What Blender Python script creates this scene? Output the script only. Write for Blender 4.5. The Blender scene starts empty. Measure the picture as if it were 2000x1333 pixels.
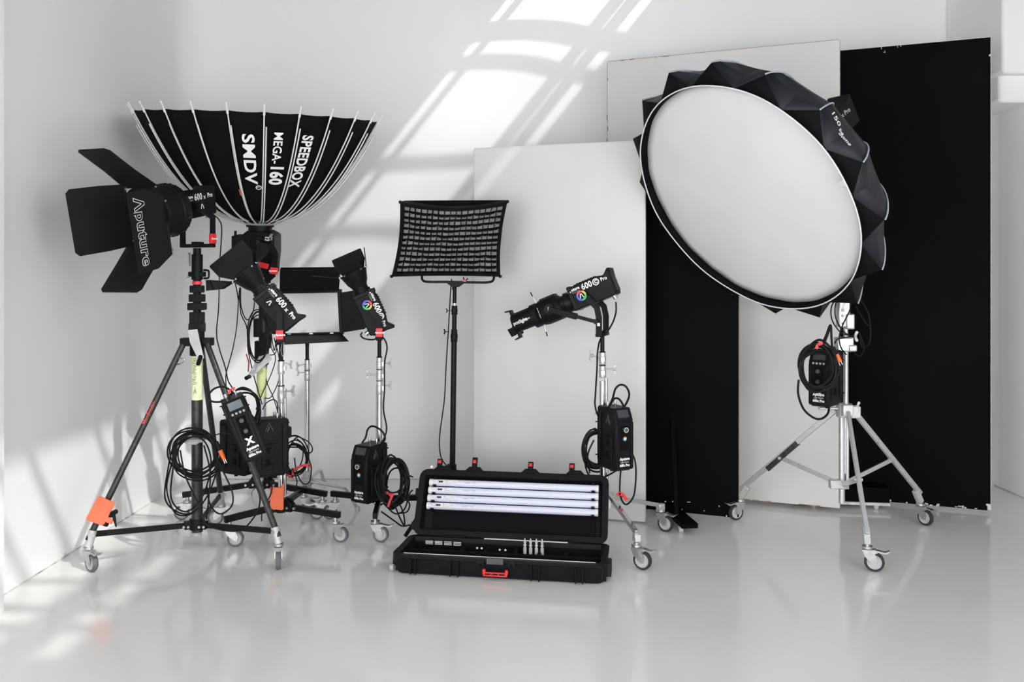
import bpy, bmesh, math, random
from mathutils import Vector as V, Matrix as M
R_ = math.radians
sc = bpy.context.scene
col = sc.collection
F = 1680.0; H = 1.55; CX = 1000.0; HY = 540.0      # focal length in pixels of the 2000 px frame, eye height, optical centre, horizon
def at(x, y, Y):
    return V(((x - CX) * Y / F, Y, H - (y - HY) * Y / F))

# ------------------------------------------------------------------ camera, sky, sun, exposure
cam = bpy.data.cameras.new('camera'); camo = bpy.data.objects.new('camera', cam); col.objects.link(camo)
cam.lens = 36 * F / 2000; cam.sensor_width = 36; cam.shift_y = -(666.5 - HY) / 2000
camo.location = (0, 0, H); camo.rotation_euler = (math.pi / 2, 0, 0); cam.clip_end = 200
sc.camera = camo
w = bpy.data.worlds.new('world'); sc.world = w; w.use_nodes = True
bg = w.node_tree.nodes['Background']; bg.inputs[0].default_value = (0.80, 0.88, 1.0, 1); bg.inputs[1].default_value = 0.35
SUN = V((-1, 0.8, -1.25))
sl = bpy.data.lights.new('sun', 'SUN'); sl.energy = 2.1; sl.angle = R_(1.1); sl.color = (1.0, 0.985, 0.965)
so = bpy.data.objects.new('sun', sl); so.rotation_euler = SUN.to_track_quat('-Z', 'Y').to_euler(); so.location = (4, -4, 8); col.objects.link(so)
def area(name, loc, rot, sx, sy, e, c):
    l = bpy.data.lights.new(name, 'AREA'); l.shape = 'RECTANGLE'; l.size = sx; l.size_y = sy; l.energy = e; l.color = c
    o = bpy.data.objects.new(name, l); o.location = loc; o.rotation_euler = rot; col.objects.link(o)
# added fill lamps behind and beside the camera; the last strengthens the roof light
area('front_fill', (0.4, -2.9, 1.2), (R_(90), 0, 0), 5.8, 2.3, 165, (1.0, 0.99, 0.97))
area('side_fill', (-2.35, 0.3, 1.5), (R_(90), 0, R_(-62)), 3.2, 2.6, 125, (1.0, 0.995, 0.98))
area('side_fill', (3.4, 0.3, 1.9), (R_(90), 0, R_(62)), 3.2, 3.0, 115, (0.97, 0.985, 1.0))
area('roof_daylight', (0.8, 3.7, 4.2), (0, 0, 0), 1.1, 5.4, 5, (0.90, 0.94, 1.0))
sc.view_settings.view_transform = 'Standard'; sc.view_settings.look = 'None'
sc.view_settings.gamma = 1.0; sc.view_settings.use_curve_mapping = False
sc.view_settings.exposure = 0.10
sc.cycles.use_denoising = True
sc.cycles.max_bounces = 14; sc.cycles.diffuse_bounces = 10

# ------------------------------------------------------------------ materials
def mat(name, c, rough=0.5, metal=0.0, var=0.06, scale=30.0, bump=0.0, emit=0.0, spec=None, coords='Object'):
    if spec is None: spec = .12 if max(c) < .06 and not metal else .5
    m = bpy.data.materials.new(name); m.use_nodes = True
    nt = m.node_tree; b = nt.nodes['Principled BSDF']
    b.inputs['Metallic'].default_value = metal; b.inputs['Specular IOR Level'].default_value = spec
    tc = nt.nodes.new('ShaderNodeTexCoord'); n = nt.nodes.new('ShaderNodeTexNoise')
    n.inputs['Scale'].default_value = scale; n.inputs['Detail'].default_value = 4
    nt.links.new(tc.outputs[coords], n.inputs['Vector'])
    r = nt.nodes.new('ShaderNodeValToRGB')
    r.color_ramp.elements[0].position = 0.3; r.color_ramp.elements[1].position = 0.7
    r.color_ramp.elements[0].color = tuple(max(0, x * (1 - var)) for x in c) + (1,)
    r.color_ramp.elements[1].color = tuple(min(1, x * (1 + var)) for x in c) + (1,)
    nt.links.new(n.outputs['Fac'], r.inputs['Fac']); nt.links.new(r.outputs['Color'], b.inputs['Base Color'])
    mr = nt.nodes.new('ShaderNodeMapRange'); mr.inputs['To Min'].default_value = max(0, rough - .06); mr.inputs['To Max'].default_value = min(1, rough + .06)
    nt.links.new(n.outputs['Fac'], mr.inputs['Value']); nt.links.new(mr.outputs['Result'], b.inputs['Roughness'])
    if bump:
        bp = nt.nodes.new('ShaderNodeBump'); bp.inputs['Strength'].default_value = bump; bp.inputs['Distance'].default_value = 0.01
        nt.links.new(n.outputs['Fac'], bp.inputs['Height']); nt.links.new(bp.outputs['Normal'], b.inputs['Normal'])
    if emit:
        b.inputs['Emission Color'].default_value = tuple(c) + (1,); b.inputs['Emission Strength'].default_value = emit
    return m
WALL = mat('painted_plaster', (.89, .89, .892), .75, var=.012, scale=2.0, bump=.03)
FLOOR = mat('epoxy_floor', (.79, .78, .76), .12, var=.02, scale=1.6, bump=.004)
CEIL = mat('ceiling_paint', (.34, .35, .36), .8, var=.01)
TRIM = mat('floor_joint', (.56, .54, .51), .8, var=.5, scale=9)
BLACK = mat('black_plastic', (.007, .0075, .009), .42, var=.15, scale=60, bump=.05)
BLACK2 = mat('black_painted_metal', (.009, .009, .010), .36, var=.2, scale=40)
LEAF = mat('matt_black_sheet', (.010, .0105, .0115), .55, var=.1, scale=20)
SOOT = mat('dark_inside', (.004, .004, .005), .8)
FAB = mat('black_fabric', (.005, .005, .006), .8, var=.2, scale=90, bump=.1, spec=.08)
FABB = mat('black_satin_fabric', (.012, .013, .018), .5, var=.2, scale=6, bump=.25, spec=.3)
WORN = mat('worn_black_tube', (.028, .027, .026), .38, metal=.2, var=.6, scale=45)
CHROME = mat('chrome', (.60, .60, .61), .16, metal=1.0, var=.05, scale=50)
STEEL = mat('zinc_steel', (.50, .51, .51), .32, metal=.85, var=.1, scale=60)
SATIN = mat('satin_aluminium', (.56, .57, .58), .30, metal=.6, var=.06, scale=40)
CAST = mat('cast_grey_metal', (.50, .52, .51), .45, metal=.3, var=.1, scale=30)
GREYPL = mat('grey_plastic', (.42, .43, .43), .5, var=.08)
TIRE = mat('grey_rubber', (.13, .13, .14), .6, var=.1)
DTIRE = mat('dark_rubber', (.045, .045, .05), .6, var=.1)
DIAL = mat('dark_grey_dial', (.07, .07, .075), .35, spec=.4)
PIN = mat('bright_pin_metal', (.75, .75, .76), .3, metal=.35)
HUB = mat('grey_hub', (.50, .51, .52), .4, var=.05)
RED = mat('red_tape', (.70, .02, .025), .4, var=.06)
REDP = mat('red_plastic', (.66, .03, .035), .4, var=.06)
ORANGE = mat('orange_plastic', (.78, .145, .06), .45, var=.08, scale=14)
ORANGE2 = mat('bright_orange_plug', (.90, .16, .02), .45)
WHITEP = mat('white_print', (.80, .80, .80), .6, var=.02)
GREYP = mat('grey_print', (.42, .43, .44), .6, var=.02)
WRIB = mat('white_rod', (.74, .73, .71), .4, var=.04)
DIFF = mat('white_diffusion_cloth', (.70, .70, .72), .75, var=.02, scale=3, bump=.25)
DIFG = mat('grey_diffusion_cloth', (.42, .42, .43), .7, var=.12, scale=12, bump=.2)
TUBEW = mat('milky_tube_cover', (.70, .72, .86), .35, var=.015)
TUBEC = mat('tube_control_panel', (.76, .76, .77), .45, var=.02)
YLAB = mat('yellow_green_label', (.60, .66, .30), .5, var=.12, scale=90)
YLAB2 = mat('pale_yellow_label', (.70, .76, .46), .5, var=.12, scale=90)
SCREEN = mat('display_glass', (.16, .19, .20), .15, var=.1)
SCREEND = mat('dark_display_glass', (.05, .055, .06), .15, var=.1)
BOARDW = mat('white_painted_board', (.66, .655, .645), .6, var=.015, scale=3)
BOARDB = mat('black_painted_board', (.0026, .0029, .0032), .6, var=.3, scale=2, spec=.04)
RAWW = mat('raw_board_edge', (.35, .22, .14), .8, var=.3)
CHIP = mat('chipped_paint', (.66, .65, .62), .8, var=.2)
FOAM = mat('black_foam', (.006, .006, .007), .9, var=.2, scale=80, bump=.2)
PIPE = mat('pale_piping', (.40, .46, .52), .6, var=.05)
WPIPE = mat('white_piping', (.72, .72, .74), .6, var=.05)
TEAL = mat('blue_dot_plastic', (.02, .25, .40), .4)
GLASS = mat('lens_glass', (.10, .11, .13), .08, var=.1)
SCHEMES = {'blue': (.05, .12, .75), 'green': (.03, .50, .10), 'yellow': (.75, .55, .04), 'crimson': (.75, .05, .10)}
RAIN = {k: mat('print_' + k, c, .5) for k, c in SCHEMES.items()}

# ------------------------------------------------------------------ mesh building
def frame(o, x, z=None):
    """matrix with local x along x, local z as near z as it can"""
    x = V(x).normalized(); z = V(z) if z is not None else V((0, 0, 1))
    y = z.cross(x)
    if y.length < 1e-5: y = V((0, 1, 0)).cross(x)
    y.normalize(); z = x.cross(y)
    m = M((x, y, z)).transposed().to_4x4(); m.translation = V(o); return m
def smooth_path(pts, n=6):
    P = [V(p) for p in pts]
    if len(P) < 3: return P
    out = []
    for i in range(len(P) - 1):
        a = P[max(i - 1, 0)]; b = P[i]; c = P[i + 1]; d = P[min(i + 2, len(P) - 1)]
        for k in range(n):
            t = k / n
            out.append(0.5 * ((2 * b) + (c - a) * t + (2 * a - 5 * b + 4 * c - d) * t * t + (3 * b - a - 3 * c + d) * t ** 3))
    out.append(P[-1]); return out

class MB:
    def __init__(s, m=None): s.v = []; s.f = []; s.mi = []; s.m = m or M.Identity(4); s.k = 0
    def add(s, vs, fs, m=None):
        b = len(s.v); T = s.m @ m if m is not None else s.m
        s.v += [T @ V(p) for p in vs]; s.f += [tuple(b + i for i in f) for f in fs]; s.mi += [s.k] * len(fs)
        return s
    def box(s, c, d, m=None):
        x, y, z = (q / 2 for q in d); cx, cy, cz = c
        vs = [(cx + a * x, cy + b * y, cz + e * z) for a in (-1, 1) for b in (-1, 1) for e in (-1, 1)]
        return s.add(vs, [(0, 1, 3, 2), (4, 6, 7, 5), (0, 4, 5, 1), (2, 3, 7, 6), (0, 2, 6, 4), (1, 5, 7, 3)], m)
    def bar(s, a, b, w, h, up=(0, 0, 1)):
        a = V(a); b = V(b); L = (b - a).length
        return s.box((L / 2, 0, 0), (L, w, h), frame(a, b - a, up))
    def lathe(s, prof, m=None, n=20, a0=0, a1=360, cap=True):
        """profile of (x, r) about the local x axis"""
        full = abs(a1 - a0) >= 359.9; k = n if full else n + 1
        vs = []
        for x, r in prof:
            for i in range(k):
                t = R_(a0 + (a1 - a0) * i / n); vs.append((x, r * math.cos(t), r * math.sin(t)))
        fs = []
        for j in range(len(prof) - 1):
            for i in range(n):
                i2 = (i + 1) % k
                fs.append((j * k + i, j * k + i2, (j + 1) * k + i2, (j + 1) * k + i))
        if cap and full:
            if prof[0][1] > 1e-6: fs.append(tuple(range(k)))
            if prof[-1][1] > 1e-6: fs.append(tuple(reversed(range((len(prof) - 1) * k, len(prof) * k))))
        return s.add(vs, fs, m)
    def cyl(s, a, b, r, r2=None, n=14):
        a = V(a); b = V(b)
        return s.lathe([(0, r), ((b - a).length, r if r2 is None else r2)], frame(a, b - a), n)
    def tube(s, pts, r, n=7, smooth=6, closed=False):
        P = smooth_path(pts, smooth) if smooth else [V(p) for p in pts]
        vs = []; fs = []; T0 = (P[1] - P[0]).normalized()
        N = T0.orthogonal().normalized()
        for i, p in enumerate(P):
            T = (P[min(i + 1, len(P) - 1)] - P[max(i - 1, 0)])
            T = T.normalized() if T.length > 1e-9 else T0
            N = (N - T * N.dot(T)); N = N.normalized() if N.length > 1e-6 else T.orthogonal().normalized(); B = T.cross(N)
            rr = r[i] if isinstance(r, list) else r
            for k in range(n):
                a = 2 * math.pi * k / n; vs.append(p + (N * math.cos(a) + B * math.sin(a)) * rr)
        for i in range(len(P) - 1):
            for k in range(n):
                fs.append((i * n + k, i * n + (k + 1) % n, (i + 1) * n + (k + 1) % n, (i + 1) * n + k))
        fs.append(tuple(reversed(range(n)))); fs.append(tuple(range((len(P) - 1) * n, len(P) * n)))
        return s.add(vs, fs)
    def poly(s, pts, y0, y1, m=None):
        """(x, z) outline extruded in y"""
        n = len(pts)
        vs = [(x, y0, z) for x, z in pts] + [(x, y1, z) for x, z in pts]
        fs = [tuple(range(n)), tuple(reversed(range(n, 2 * n)))] + [(i, i + n, (i + 1) % n + n, (i + 1) % n) for i in range(n)]
        return s.add(vs, fs, m)
    def plate(s, pts, th, n=None):
        """flat sheet through world points, given thickness"""
        P = [V(p) for p in pts]
        if n is None: n = (P[1] - P[0]).cross(P[-1] - P[0]).normalized()
        k = len(P)
        vs = [p + n * th / 2 for p in P] + [p - n * th / 2 for p in P]
        fs = [tuple(range(k)), tuple(reversed(range(k, 2 * k)))] + [(i, i + k, (i + 1) % k + k, (i + 1) % k) for i in range(k)]
        return s.add(vs, fs)
    def ball(s, c, r, n=10):
        return s.lathe([(r * math.cos(math.pi * i / 6) * -1, max(1e-4, r * math.sin(math.pi * i / 6))) for i in range(7)], M.Translation(V(c)), n)
    def build(s, name, m, parent=None, bevel=0.0, flat=False, fixn=True, ang=38):
        me = bpy.data.meshes.new(name); me.from_pydata([tuple(p) for p in s.v], [], s.f)
        for x in (m if isinstance(m, (list, tuple)) else [m]): me.materials.append(x)
        me.polygons.foreach_set('material_index', s.mi)
        if fixn:
            b = bmesh.new(); b.from_mesh(me); bmesh.ops.recalc_face_normals(b, faces=b.faces); b.to_mesh(me); b.free()
        if not flat:
            me.polygons.foreach_set('use_smooth', [True] * len(me.polygons)); me.set_sharp_from_angle(angle=R_(ang))
        me.update()
        o = bpy.data.objects.new(name, me); col.objects.link(o)
        if parent is not None: o.parent = parent
        if bevel:
            bv = o.modifiers.new('bevel', 'BEVEL'); bv.width = bevel; bv.segments = 2; bv.limit_method = 'ANGLE'; bv.angle_limit = R_(40)
        return o
def tag(o, label, cat, group=None, kind=None):
    o['label'] = label; o['category'] = cat
    if group: o['group'] = group
    if kind: o['kind'] = kind
    return o
def thing(name, label, cat, loc, group=None):
    o = bpy.data.objects.new(name, None); o.location = V(loc); o.empty_display_size = .1; col.objects.link(o)
    return tag(o, label, cat, group)
def mb(T, m=None):
    """builder that takes WORLD coordinates and stores them relative to the thing's base; m: an extra frame in world"""
    k = M.Translation(-T.location)
    return MB(k @ m if m is not None else k)
def struct(name, b, m, **k):
    o = b.build(name, m, **k); o['kind'] = 'structure'; return o
def text2d(body, size, bold=0.0, space=1.0, align='CENTER'):
    c = bpy.data.curves.new('t', 'FONT'); c.body = body; c.size = size; c.offset = bold; c.align_x = align; c.align_y = 'CENTER'; c.space_character = space
    c.resolution_u = 3
    o = bpy.data.objects.new('t', c); me = bpy.data.meshes.new_from_object(o)
    vs = [v.co.copy() for v in me.vertices]; fs = [tuple(p.vertices) for p in me.polygons]
    bpy.data.objects.remove(o); bpy.data.curves.remove(c); bpy.data.meshes.remove(me)
    return vs, fs
def lettering(parent, body, size, m, material, bold=0.0, sx=1.0, space=1.0, align='CENTER', name='lettering', fn=None):
    """flat print; m maps (right, up, out) to world; parent's thing location is taken off"""
    vs, fs = text2d(body, size, bold, space, align)
    root = parent
    while root.parent is not None: root = root.parent
    b = mb(root)
    if fn is None: b.add([m @ V((v.x * sx, v.y, 0)) for v in vs], fs)
    else: b.add([fn(v.x * sx, v.y) for v in vs], fs)
    return b.build(name, material, parent, flat=True, fixn=False)
def face_m(o, right, up):
    """matrix: x right, y up, z out of the face"""
    r = V(right).normalized(); u = V(up); u = (u - r * u.dot(r)).normalized(); n = r.cross(u)
    m = M((r, u, n)).transposed().to_4x4(); m.translation = V(o); return m

# ------------------------------------------------------------------ the room
XL, XR, YB, ZC = -2.47, 3.57, 6.56, 4.0
b = MB(); b.box((0.6, 1.7, -.05), (6.8, 10.2, .1)); struct('floor', b, FLOOR)
b = MB(); b.box((XL - .1, 1.8, ZC / 2), (.2, 9.8, ZC)); struct('wall_left', b, WALL)
b = MB(); b.box((0.6, YB + .1, ZC / 2), (6.8, .2, ZC)); struct('wall_back', b, WALL)
b = MB(); b.box((XR + .1, 1.8, ZC / 2), (.2, 9.8, ZC)); struct('wall_right', b, WALL)
b = MB(); b.box((XL + .06, 3.0, ZC / 2), (.12, 1.96, ZC)); struct('trim_1', b, WALL)          # shallow pier on the left
b = MB(); b.box((3.45, 6.22, 3.37), (.24, .68, 1.26)); b.box((3.44, 6.18, 3.46), (.26, .76, 1.08)); struct('trim_2', b, WALL, bevel=.02)
# plaster cove between walls
b = MB()
for (x0, sgn) in ((XL, 1), (XR, -1)):
    pts = [(x0, YB)] + [(x0 + sgn * (.25 - .25 * math.sin(R_(a))), YB - .25 + .25 * math.cos(R_(a))) for a in range(0, 91, 10)]
    b.poly([(p[0], p[1]) for p in pts], 0, ZC, M(((1, 0, 0, 0), (0, 0, 1, 0), (0, 1, 0, 0), (0, 0, 0, 1))))
struct('trim_3', b, WALL)
b = MB(); b.box((XL + .002, 4.9, .002), (.004, 1.9, .004)); struct('baseboard_left', b, TRIM)
b = MB(); b.box((0.5, YB - .003, .004), (6.0, .006, .006)); struct('baseboard_back', b, CHIP)
b = MB(); b.box((XR - .003, 5.3, .004), (.006, 2.4, .008)); struct('baseboard_right', b, TRIM)
# roof with one long roof light, its bars throw the striped sunlight
x0, x1, y0, y1 = .23, 1.36, .92, 6.46
b = MB(); zc = ZC + .012
b.box(((-2.8 + x0) / 2, 1.9, zc), (x0 + 2.8, 9.8, .024)); b.box(((3.9 + x1) / 2, 1.9, zc), (3.9 - x1, 9.8, .024))
b.box(((x0 + x1) / 2, (-3 + y0) / 2, zc), (x1 - x0, y0 + 3, .024)); b.box(((x0 + x1) / 2, (6.8 + y1) / 2, zc), (x1 - x0, 6.8 - y1, .024))
struct('ceiling', b, CEIL)
win = MB(); zb = ZC + .012
for xa, xb, ya, yb in ((.315, .355, 3.4, y1), (1.04, 1.13, y0, y1), (1.165, 1.25, y0, y1), (1.13, 1.165, y0, 5.3), (1.25, 1.36, 4.6, 5.05)):
    win.box(((xa + xb) / 2, (ya + yb) / 2, zb), (xb - xa, yb - ya, .03))
for ya, yb, hw, sag in ((1.22, 1.22, .05, 0), (1.44, 1.44, .04, 0), (1.80, 1.80, .035, 0), (2.24, 2.24, .035, 0), (2.95, 2.95, .03, 0), (3.7, 3.7, .03, 0), (4.25, 4.25, .05, 0), (4.75, 4.8, .05, 0),
                    (5.19, 5.17, .035, .02), (5.53, 5.585, .035, .0), (6.02, 5.955, .034, .02), (6.175, 6.125, .045, .02)):
    for k in range(6):
        f0, f1 = k / 6, (k + 1) / 6
        g = lambda f: V((x0 + (x1 - x0) * f, ya + (yb - ya) * f * f + sag * math.sin(math.pi * min(1, f * 1.3)), zb))
        win.bar(g(f0), g(f1), hw * 2, .02)
struct('window_1', win, CEIL)

# ------------------------------------------------------------------ boards
def board(name, label, group, p0, p1, z0, z1, th, m, edge, cat='board', taper=0):
    p0 = V((p0[0], p0[1], 0)); p1 = V((p1[0], p1[1], 0)); d = (p1 - p0).normalized(); n = V((-d.y, d.x, 0))   # n points away from the camera
    T = thing(name, label, cat, (p0 + p1) / 2 + V((0, 0, z0)), group)
    b = mb(T); L = (p1 - p0).length
    b.box((L / 2, th / 2, (z0 + z1) / 2), (L - .002, th, z1 - z0 - .002), frame(p0, d))
    b.build('board_face', m, T, bevel=.004)
    if m is BOARDB:                                               # the black boards are white on the side turned to the wall
        b = mb(T); b.box((L / 2, th + .002, (z0 + z1) / 2), (L - .01, .003, z1 - z0 - .01), frame(p0, d)); b.build('white_back', BOARDW, T)
    b = mb(T)                                                     # raw edges let into the four sides
    for x in (0.0, L): b.box((x, th / 2, (z0 + z1) / 2), (.003, th * .8, z1 - z0 - .01), frame(p0, d))
    b.box((L / 2, th / 2, z1), (L - .01, th * .8, .003), frame(p0, d))
    b.build('board_edge', edge, T)
    return T, d, n
W1, d1, n1 = board('white_board', 'white flat board, the lowest and frontmost white one, behind the spotlight stand', None, (at(925, 0, 5.71).x, 5.71), (at(1260, 0, 5.37).x, 5.37), .012, 2.40, .03, BOARDW, BOARDW)
K1, dk, nk = board('black_board', 'black flat board standing under the left half of the round softbox', None, (at(1240, 0, 5.70).x, 5.70), (at(1443, 0, 5.46).x, 5.46), .012, 2.42, .025, BOARDB, RAWW)
W2, d2, n2 = board('white_board', 'tall white board with chipped upper left edge behind the round softbox', None, (.685, 6.20), (2.143, 5.62), .03, 3.10, .03, BOARDW, RAWW)
K2, d3, n3 = board('black_board', 'widest black board at the far right, with chipped white edges', None, (1.95, 6.06), (3.118, 5.60), .02, 3.11, .03, BOARDB, CHIP)
def chips(T, p0, d, spots, m=CHIP):
    b = mb(T)
    for s, z, w_, h_ in spots: b.box((s, -.001, z), (w_, .004, h_), frame(V((p0[0], p0[1], 0)), d))
    o = b.build('paint_chips', m, T); o['kind'] = 'stuff'
rnd = random.Random(3)
chips(K2, (1.95, 6.06), d3, [(rnd.uniform(.3, 1.2), .024 + rnd.random() * .01, rnd.uniform(.005, .02), rnd.uniform(.003, .012)) for i in range(26)] +
      [(1.24, .06, .025, .012), (1.245, .04, .02, .03), (.60, 3.102, .004, .018), (.70, 3.103, .003, .02), (.72, 3.104, .004, .012), (.62, 3.07, .012, .004), (1.25, 2.99, .012, .012), (.62, 3.08, .004, .004)])
chips(W2, (.685, 6.20), d2, [(rnd.uniform(.0, .006), rnd.uniform(2.2, 3.0), .006, rnd.uniform(.01, .03)) for i in range(14)] + [(rnd.uniform(.02, .5), 3.097, rnd.uniform(.01, .03), .006) for i in range(9)] +
      [(rnd.uniform(.7, 1.5), .034, rnd.uniform(.02, .08), .006) for i in range(12)], RAWW)
chips(K1, (at(1240, 0, 5.70).x, 5.70), dk, [(rnd.uniform(.1, .7), rnd.uniform(.02, .09), rnd.uniform(.003, .01), rnd.uniform(.003, .008)) for i in range(12)])
# foot and upright brace that hold the low black board, its end sticks out in front of the board
T = thing('wheeled_board_support', 'black wheeled foot with a slim upright brace in front of the narrower black board', 'board foot', (.98, 5.45, 0))
b = mb(T); b.box((.0, 0, .052), (.10, .62, .03), frame(V((1.03, 5.46, 0)), (1, .12, 0))); b.build('foot_board', BOARDB, T, bevel=.003)
b = mb(T); b.poly([(-.30, .068), (-.24, .068), (-.02, .62), (-.05, .66)], -.012, .012, frame(V((1.05, 5.66, 0)), (.08, 1, 0)))
b.build('brace', BOARDB, T)
for q in ((1.02, 5.2), (1.06, 5.66)):
    b = mb(T); b.lathe([(-.012, .019), (.012, .019)], frame(V((q[0], q[1], .019)), (1, 0, 0)), 14); b.box((q[0], q[1], .033), (.03, .02, .012)); b.build('castor_wheel', HUB, T)
T = thing('board_dolly', 'low black wheeled base with a worn white edge between the tall boards', 'dolly', (2.05, 5.72, 0))
q0, q1 = at(1560, 0, 5.78), at(1737, 0, 5.70)
f_ = frame(V((q0.x, q0.y, 0)), V((q1.x - q0.x, q1.y - q0.y, 0))); L = (q1 - q0).xy.length
b = mb(T); b.box((L / 2, .05, .10), (L, .12, .10), f_); b.build('box', BOARDB, T, bevel=.003)
b = mb(T); b.box((L / 2, .045, .040), (L, .14, .018), f_); b.build('base_board', CHIP, T, bevel=.003)
for s in (.1, L - .08):
    b = mb(T); b.m = b.m @ f_; b.lathe([(-.012, .0155), (.012, .0155)], frame(V((s, .02, .0155)), (0, 1, 0)), 14); b.box((s, .03, .028), (.03, .02, .010)); b.build('castor_wheel', HUB, T)

# ------------------------------------------------------------------ casters and stands
def caster(T, x, y, ztop, ang, R=.048, dark=False, brake=True, stem=.013):
    a = R_(ang); d = V((math.cos(a), math.sin(a), 0)); s = V((-d.y, d.x, 0)); c = V((x, y, R)) + d * .034
    zf = R * 2 + .022
    b = mb(T)
    b.cyl((x, y, zf), (x, y, ztop), stem); b.cyl((x, y, zf - .004), (x, y, zf + .008), .027, n=18)
    f = frame(V((x, y, 0)), d)
    b.poly([(-.026, zf - .012), (.040, zf - .006), (.050, zf - .022), (.024, zf - .03), (-.02, zf - .024)], -.019, .019, f)
    for k in (-1, 1):
        b.poly([(-.026, zf - .010), (.030, zf - .010), (.050, R + .012), (.044, R - .012), (.026, R - .010), (-.012, R + .026)], k * .0185 - .0012, k * .0185 + .0012, f)
    b.cyl(c - s * .023, c + s * .023, .006)
    p = b.build('caster', STEEL, T)
    b = mb(T); b.lathe([(-.013, R * .74), (-.013, R * .93), (-.008, R), (.008, R), (.013, R * .93), (.013, R * .74)], frame(c, s), 28, cap=False); b.build('tire', DTIRE if dark else TIRE, p)
    b = mb(T); b.lathe([(-.011, .0), (-.011, R * .3), (-.007, R * .34), (-.007, R * .62), (-.0125, R * .68), (-.0125, R * .75), (.0125, R * .75), (.0125, R * .68), (.007, R * .62), (.007, R * .34), (.011, R * .3), (.011, 0)], frame(c, s), 24, cap=False); b.build('wheel', HUB, p)
    if brake:
        b = mb(T); e = V((x, y, 0)) + d * .045
        b.poly([(-.01, -.004), (.045, -.012), (.062, .0), (.064, .006), (.04, -.004), (-.01, .004)], -.016, .016, frame(e + V((0, 0, zf - .012)), d)); b.build('brake_pedal', STEEL, p)
    return p
def knob(T, p, d, m=CAST, s=1.0, name='wing_knob'):
    """T-shaped cast knob on a screw: p on the tube, d outwards"""
    p = V(p); d = V(d).normalized(); u = V((0, 0, 1))
    b = mb(T); b.cyl(p, p + d * .055 * s, .005 * s, n=8)
    e = p + d * .055 * s; b.cyl(e - d * .006 * s, e + d * .012 * s, .011 * s, n=12)
    for k in (-1, 1):
        b.plate([e + u * k * .006 * s - d * .004 * s, e + u * k * .034 * s + d * .004 * s, e + u * k * .036 * s + d * .016 * s, e + u * k * .026 * s + d * .022 * s, e + u * k * .006 * s + d * .012 * s], .010 * s, u.cross(d).normalized())
    return b.build(name, m, T, bevel=.0015)
def collar(T, p, q, r, m=SATIN, name='collar'):
    """stepped casting around a tube from p up to q"""
    p = V(p); q = V(q); L = (q - p).length
    b = mb(T)
    b.lathe([(0, r * .9), (L * .1, r), (L * .16, r), (L * .18, r * .86), (L * .24, r * .86), (L * .26, r), (L * .62, r), (L * .65, r * .9), (L * .9, r * .88), (L, r * .78)], frame(p, q - p), 18)
    b.box((L * .44, r, 0), (L * .34, r * .7, r * .9), frame(p, q - p))
    c_ = b.build(name, m, T)
    b = mb(T)
    b.lathe([(L * .97, r * .84), (L * .97, r * .92), (L * 1.03, r * .92), (L * 1.03, r * .84)], frame(p, q - p), 18, cap=False); b.build('ring', BLACK, c_)
    return c_
def leg_brace(T, a, b_, w, h, m, name='leg', up=(0, 0, 1)):
    b = mb(T); b.bar(a, b_, w, h, up); return b.build(name, m, T, bevel=.0025)

# ---- black wind-up stand at the left
g = V((at(385, 0, 4.83).x, 4.83, 0))
T = thing('wind_up_stand', 'tall black wind-up tripod stand with a pale yellow label, leftmost of the stands', 'light stand', g)
LW = T
def cz(y, Y=4.83): return H - (y - HY) * Y / F
b = mb(T); b.cyl(g + V((0, 0, .115)), g + V((0, 0, cz(682))), .0305, n=24); b.build('column', WORN, T)
b = mb(T); b.lathe([(0, .0312), (cz(686) - cz(781), .0312)], frame(g + V((0, 0, cz(781))), (0, 0, 1)), 24); b.build('instruction_label', YLAB2, T)
b = mb(T); b.lathe([(0, .0318), (.018, .0318)], frame(g + V((0, 0, cz(694))), (0, 0, 1)), 24); b.build('label_header', WHITEP, T)
lab = T
rr = random.Random(5)
b = mb(T)
for i in range(17):
    z = cz(700 + i * 3.1)
    b.box((g.x + rr.uniform(-.006, .002), g.y - .0318, z), (.022 * rr.uniform(.6, 1.1), .0006, .0022))
for (ax, az, bx, bz) in ((0, .03, 0, .0), (0, .018, -.009, -.004), (0, .018, .009, -.004), (0, .006, -.007, -.010), (0, .006, .007, -.010)):
    b.bar(g + V((ax, -.0318, cz(765) + az)), g + V((bx, -.0318, cz(765) + bz)), .0008, .0014, (0, 1, 0))
b.build('label_print', LEAF, T)
b = mb(T); b.box(g + V((0, 0, cz(668))), (.17, .075, .045)); b.cyl(g + V((0, 0, cz(695))), g + V((0, 0, cz(640))), .040, n=20)
b.box(g + V((0, 0, cz(640))), (.075, .07, .05)); b.build('leg_collar', BLACK2, T, bevel=.004)
b = mb(T); b.cyl(g + V((0, 0, cz(650))), g + V((0, 0, cz(485))), .0215, n=18); b.build('inner_mast', BLACK2, T)
b = mb(T)
for (ya, yb, w_, d_) in ((640, 610, .070, .06), (606, 592, .088, .07), (590, 575, .074, .065), (572, 558, .066, .06)):
    b.box(g + V((0, 0, (cz(ya) + cz(yb)) / 2)), (w_, d_, cz(yb) - cz(ya)))
b.box(g + V((.03, -.03, cz(624))), (.02, .02, .05)); b.box(g + V((-.038, -.01, cz(600))), (.02, .03, .03))
b.build('mast_clamp', BLACK, T, bevel=.004)
b = mb(T); b.lathe([(0, .026), (.018, .026)], frame(g + V((0, 0, cz(556))), (0, 0, 1)), 20); b.build('red_band', RED, T)
b = mb(T); b.cyl(g + V((0, 0, cz(547))), g + V((0, 0, cz(497))), .030, n=18); b.box(g + V((0, 0, cz(536))), (.085, .05, .028)); b.build('receiver', BLACK, T, bevel=.003)
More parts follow.
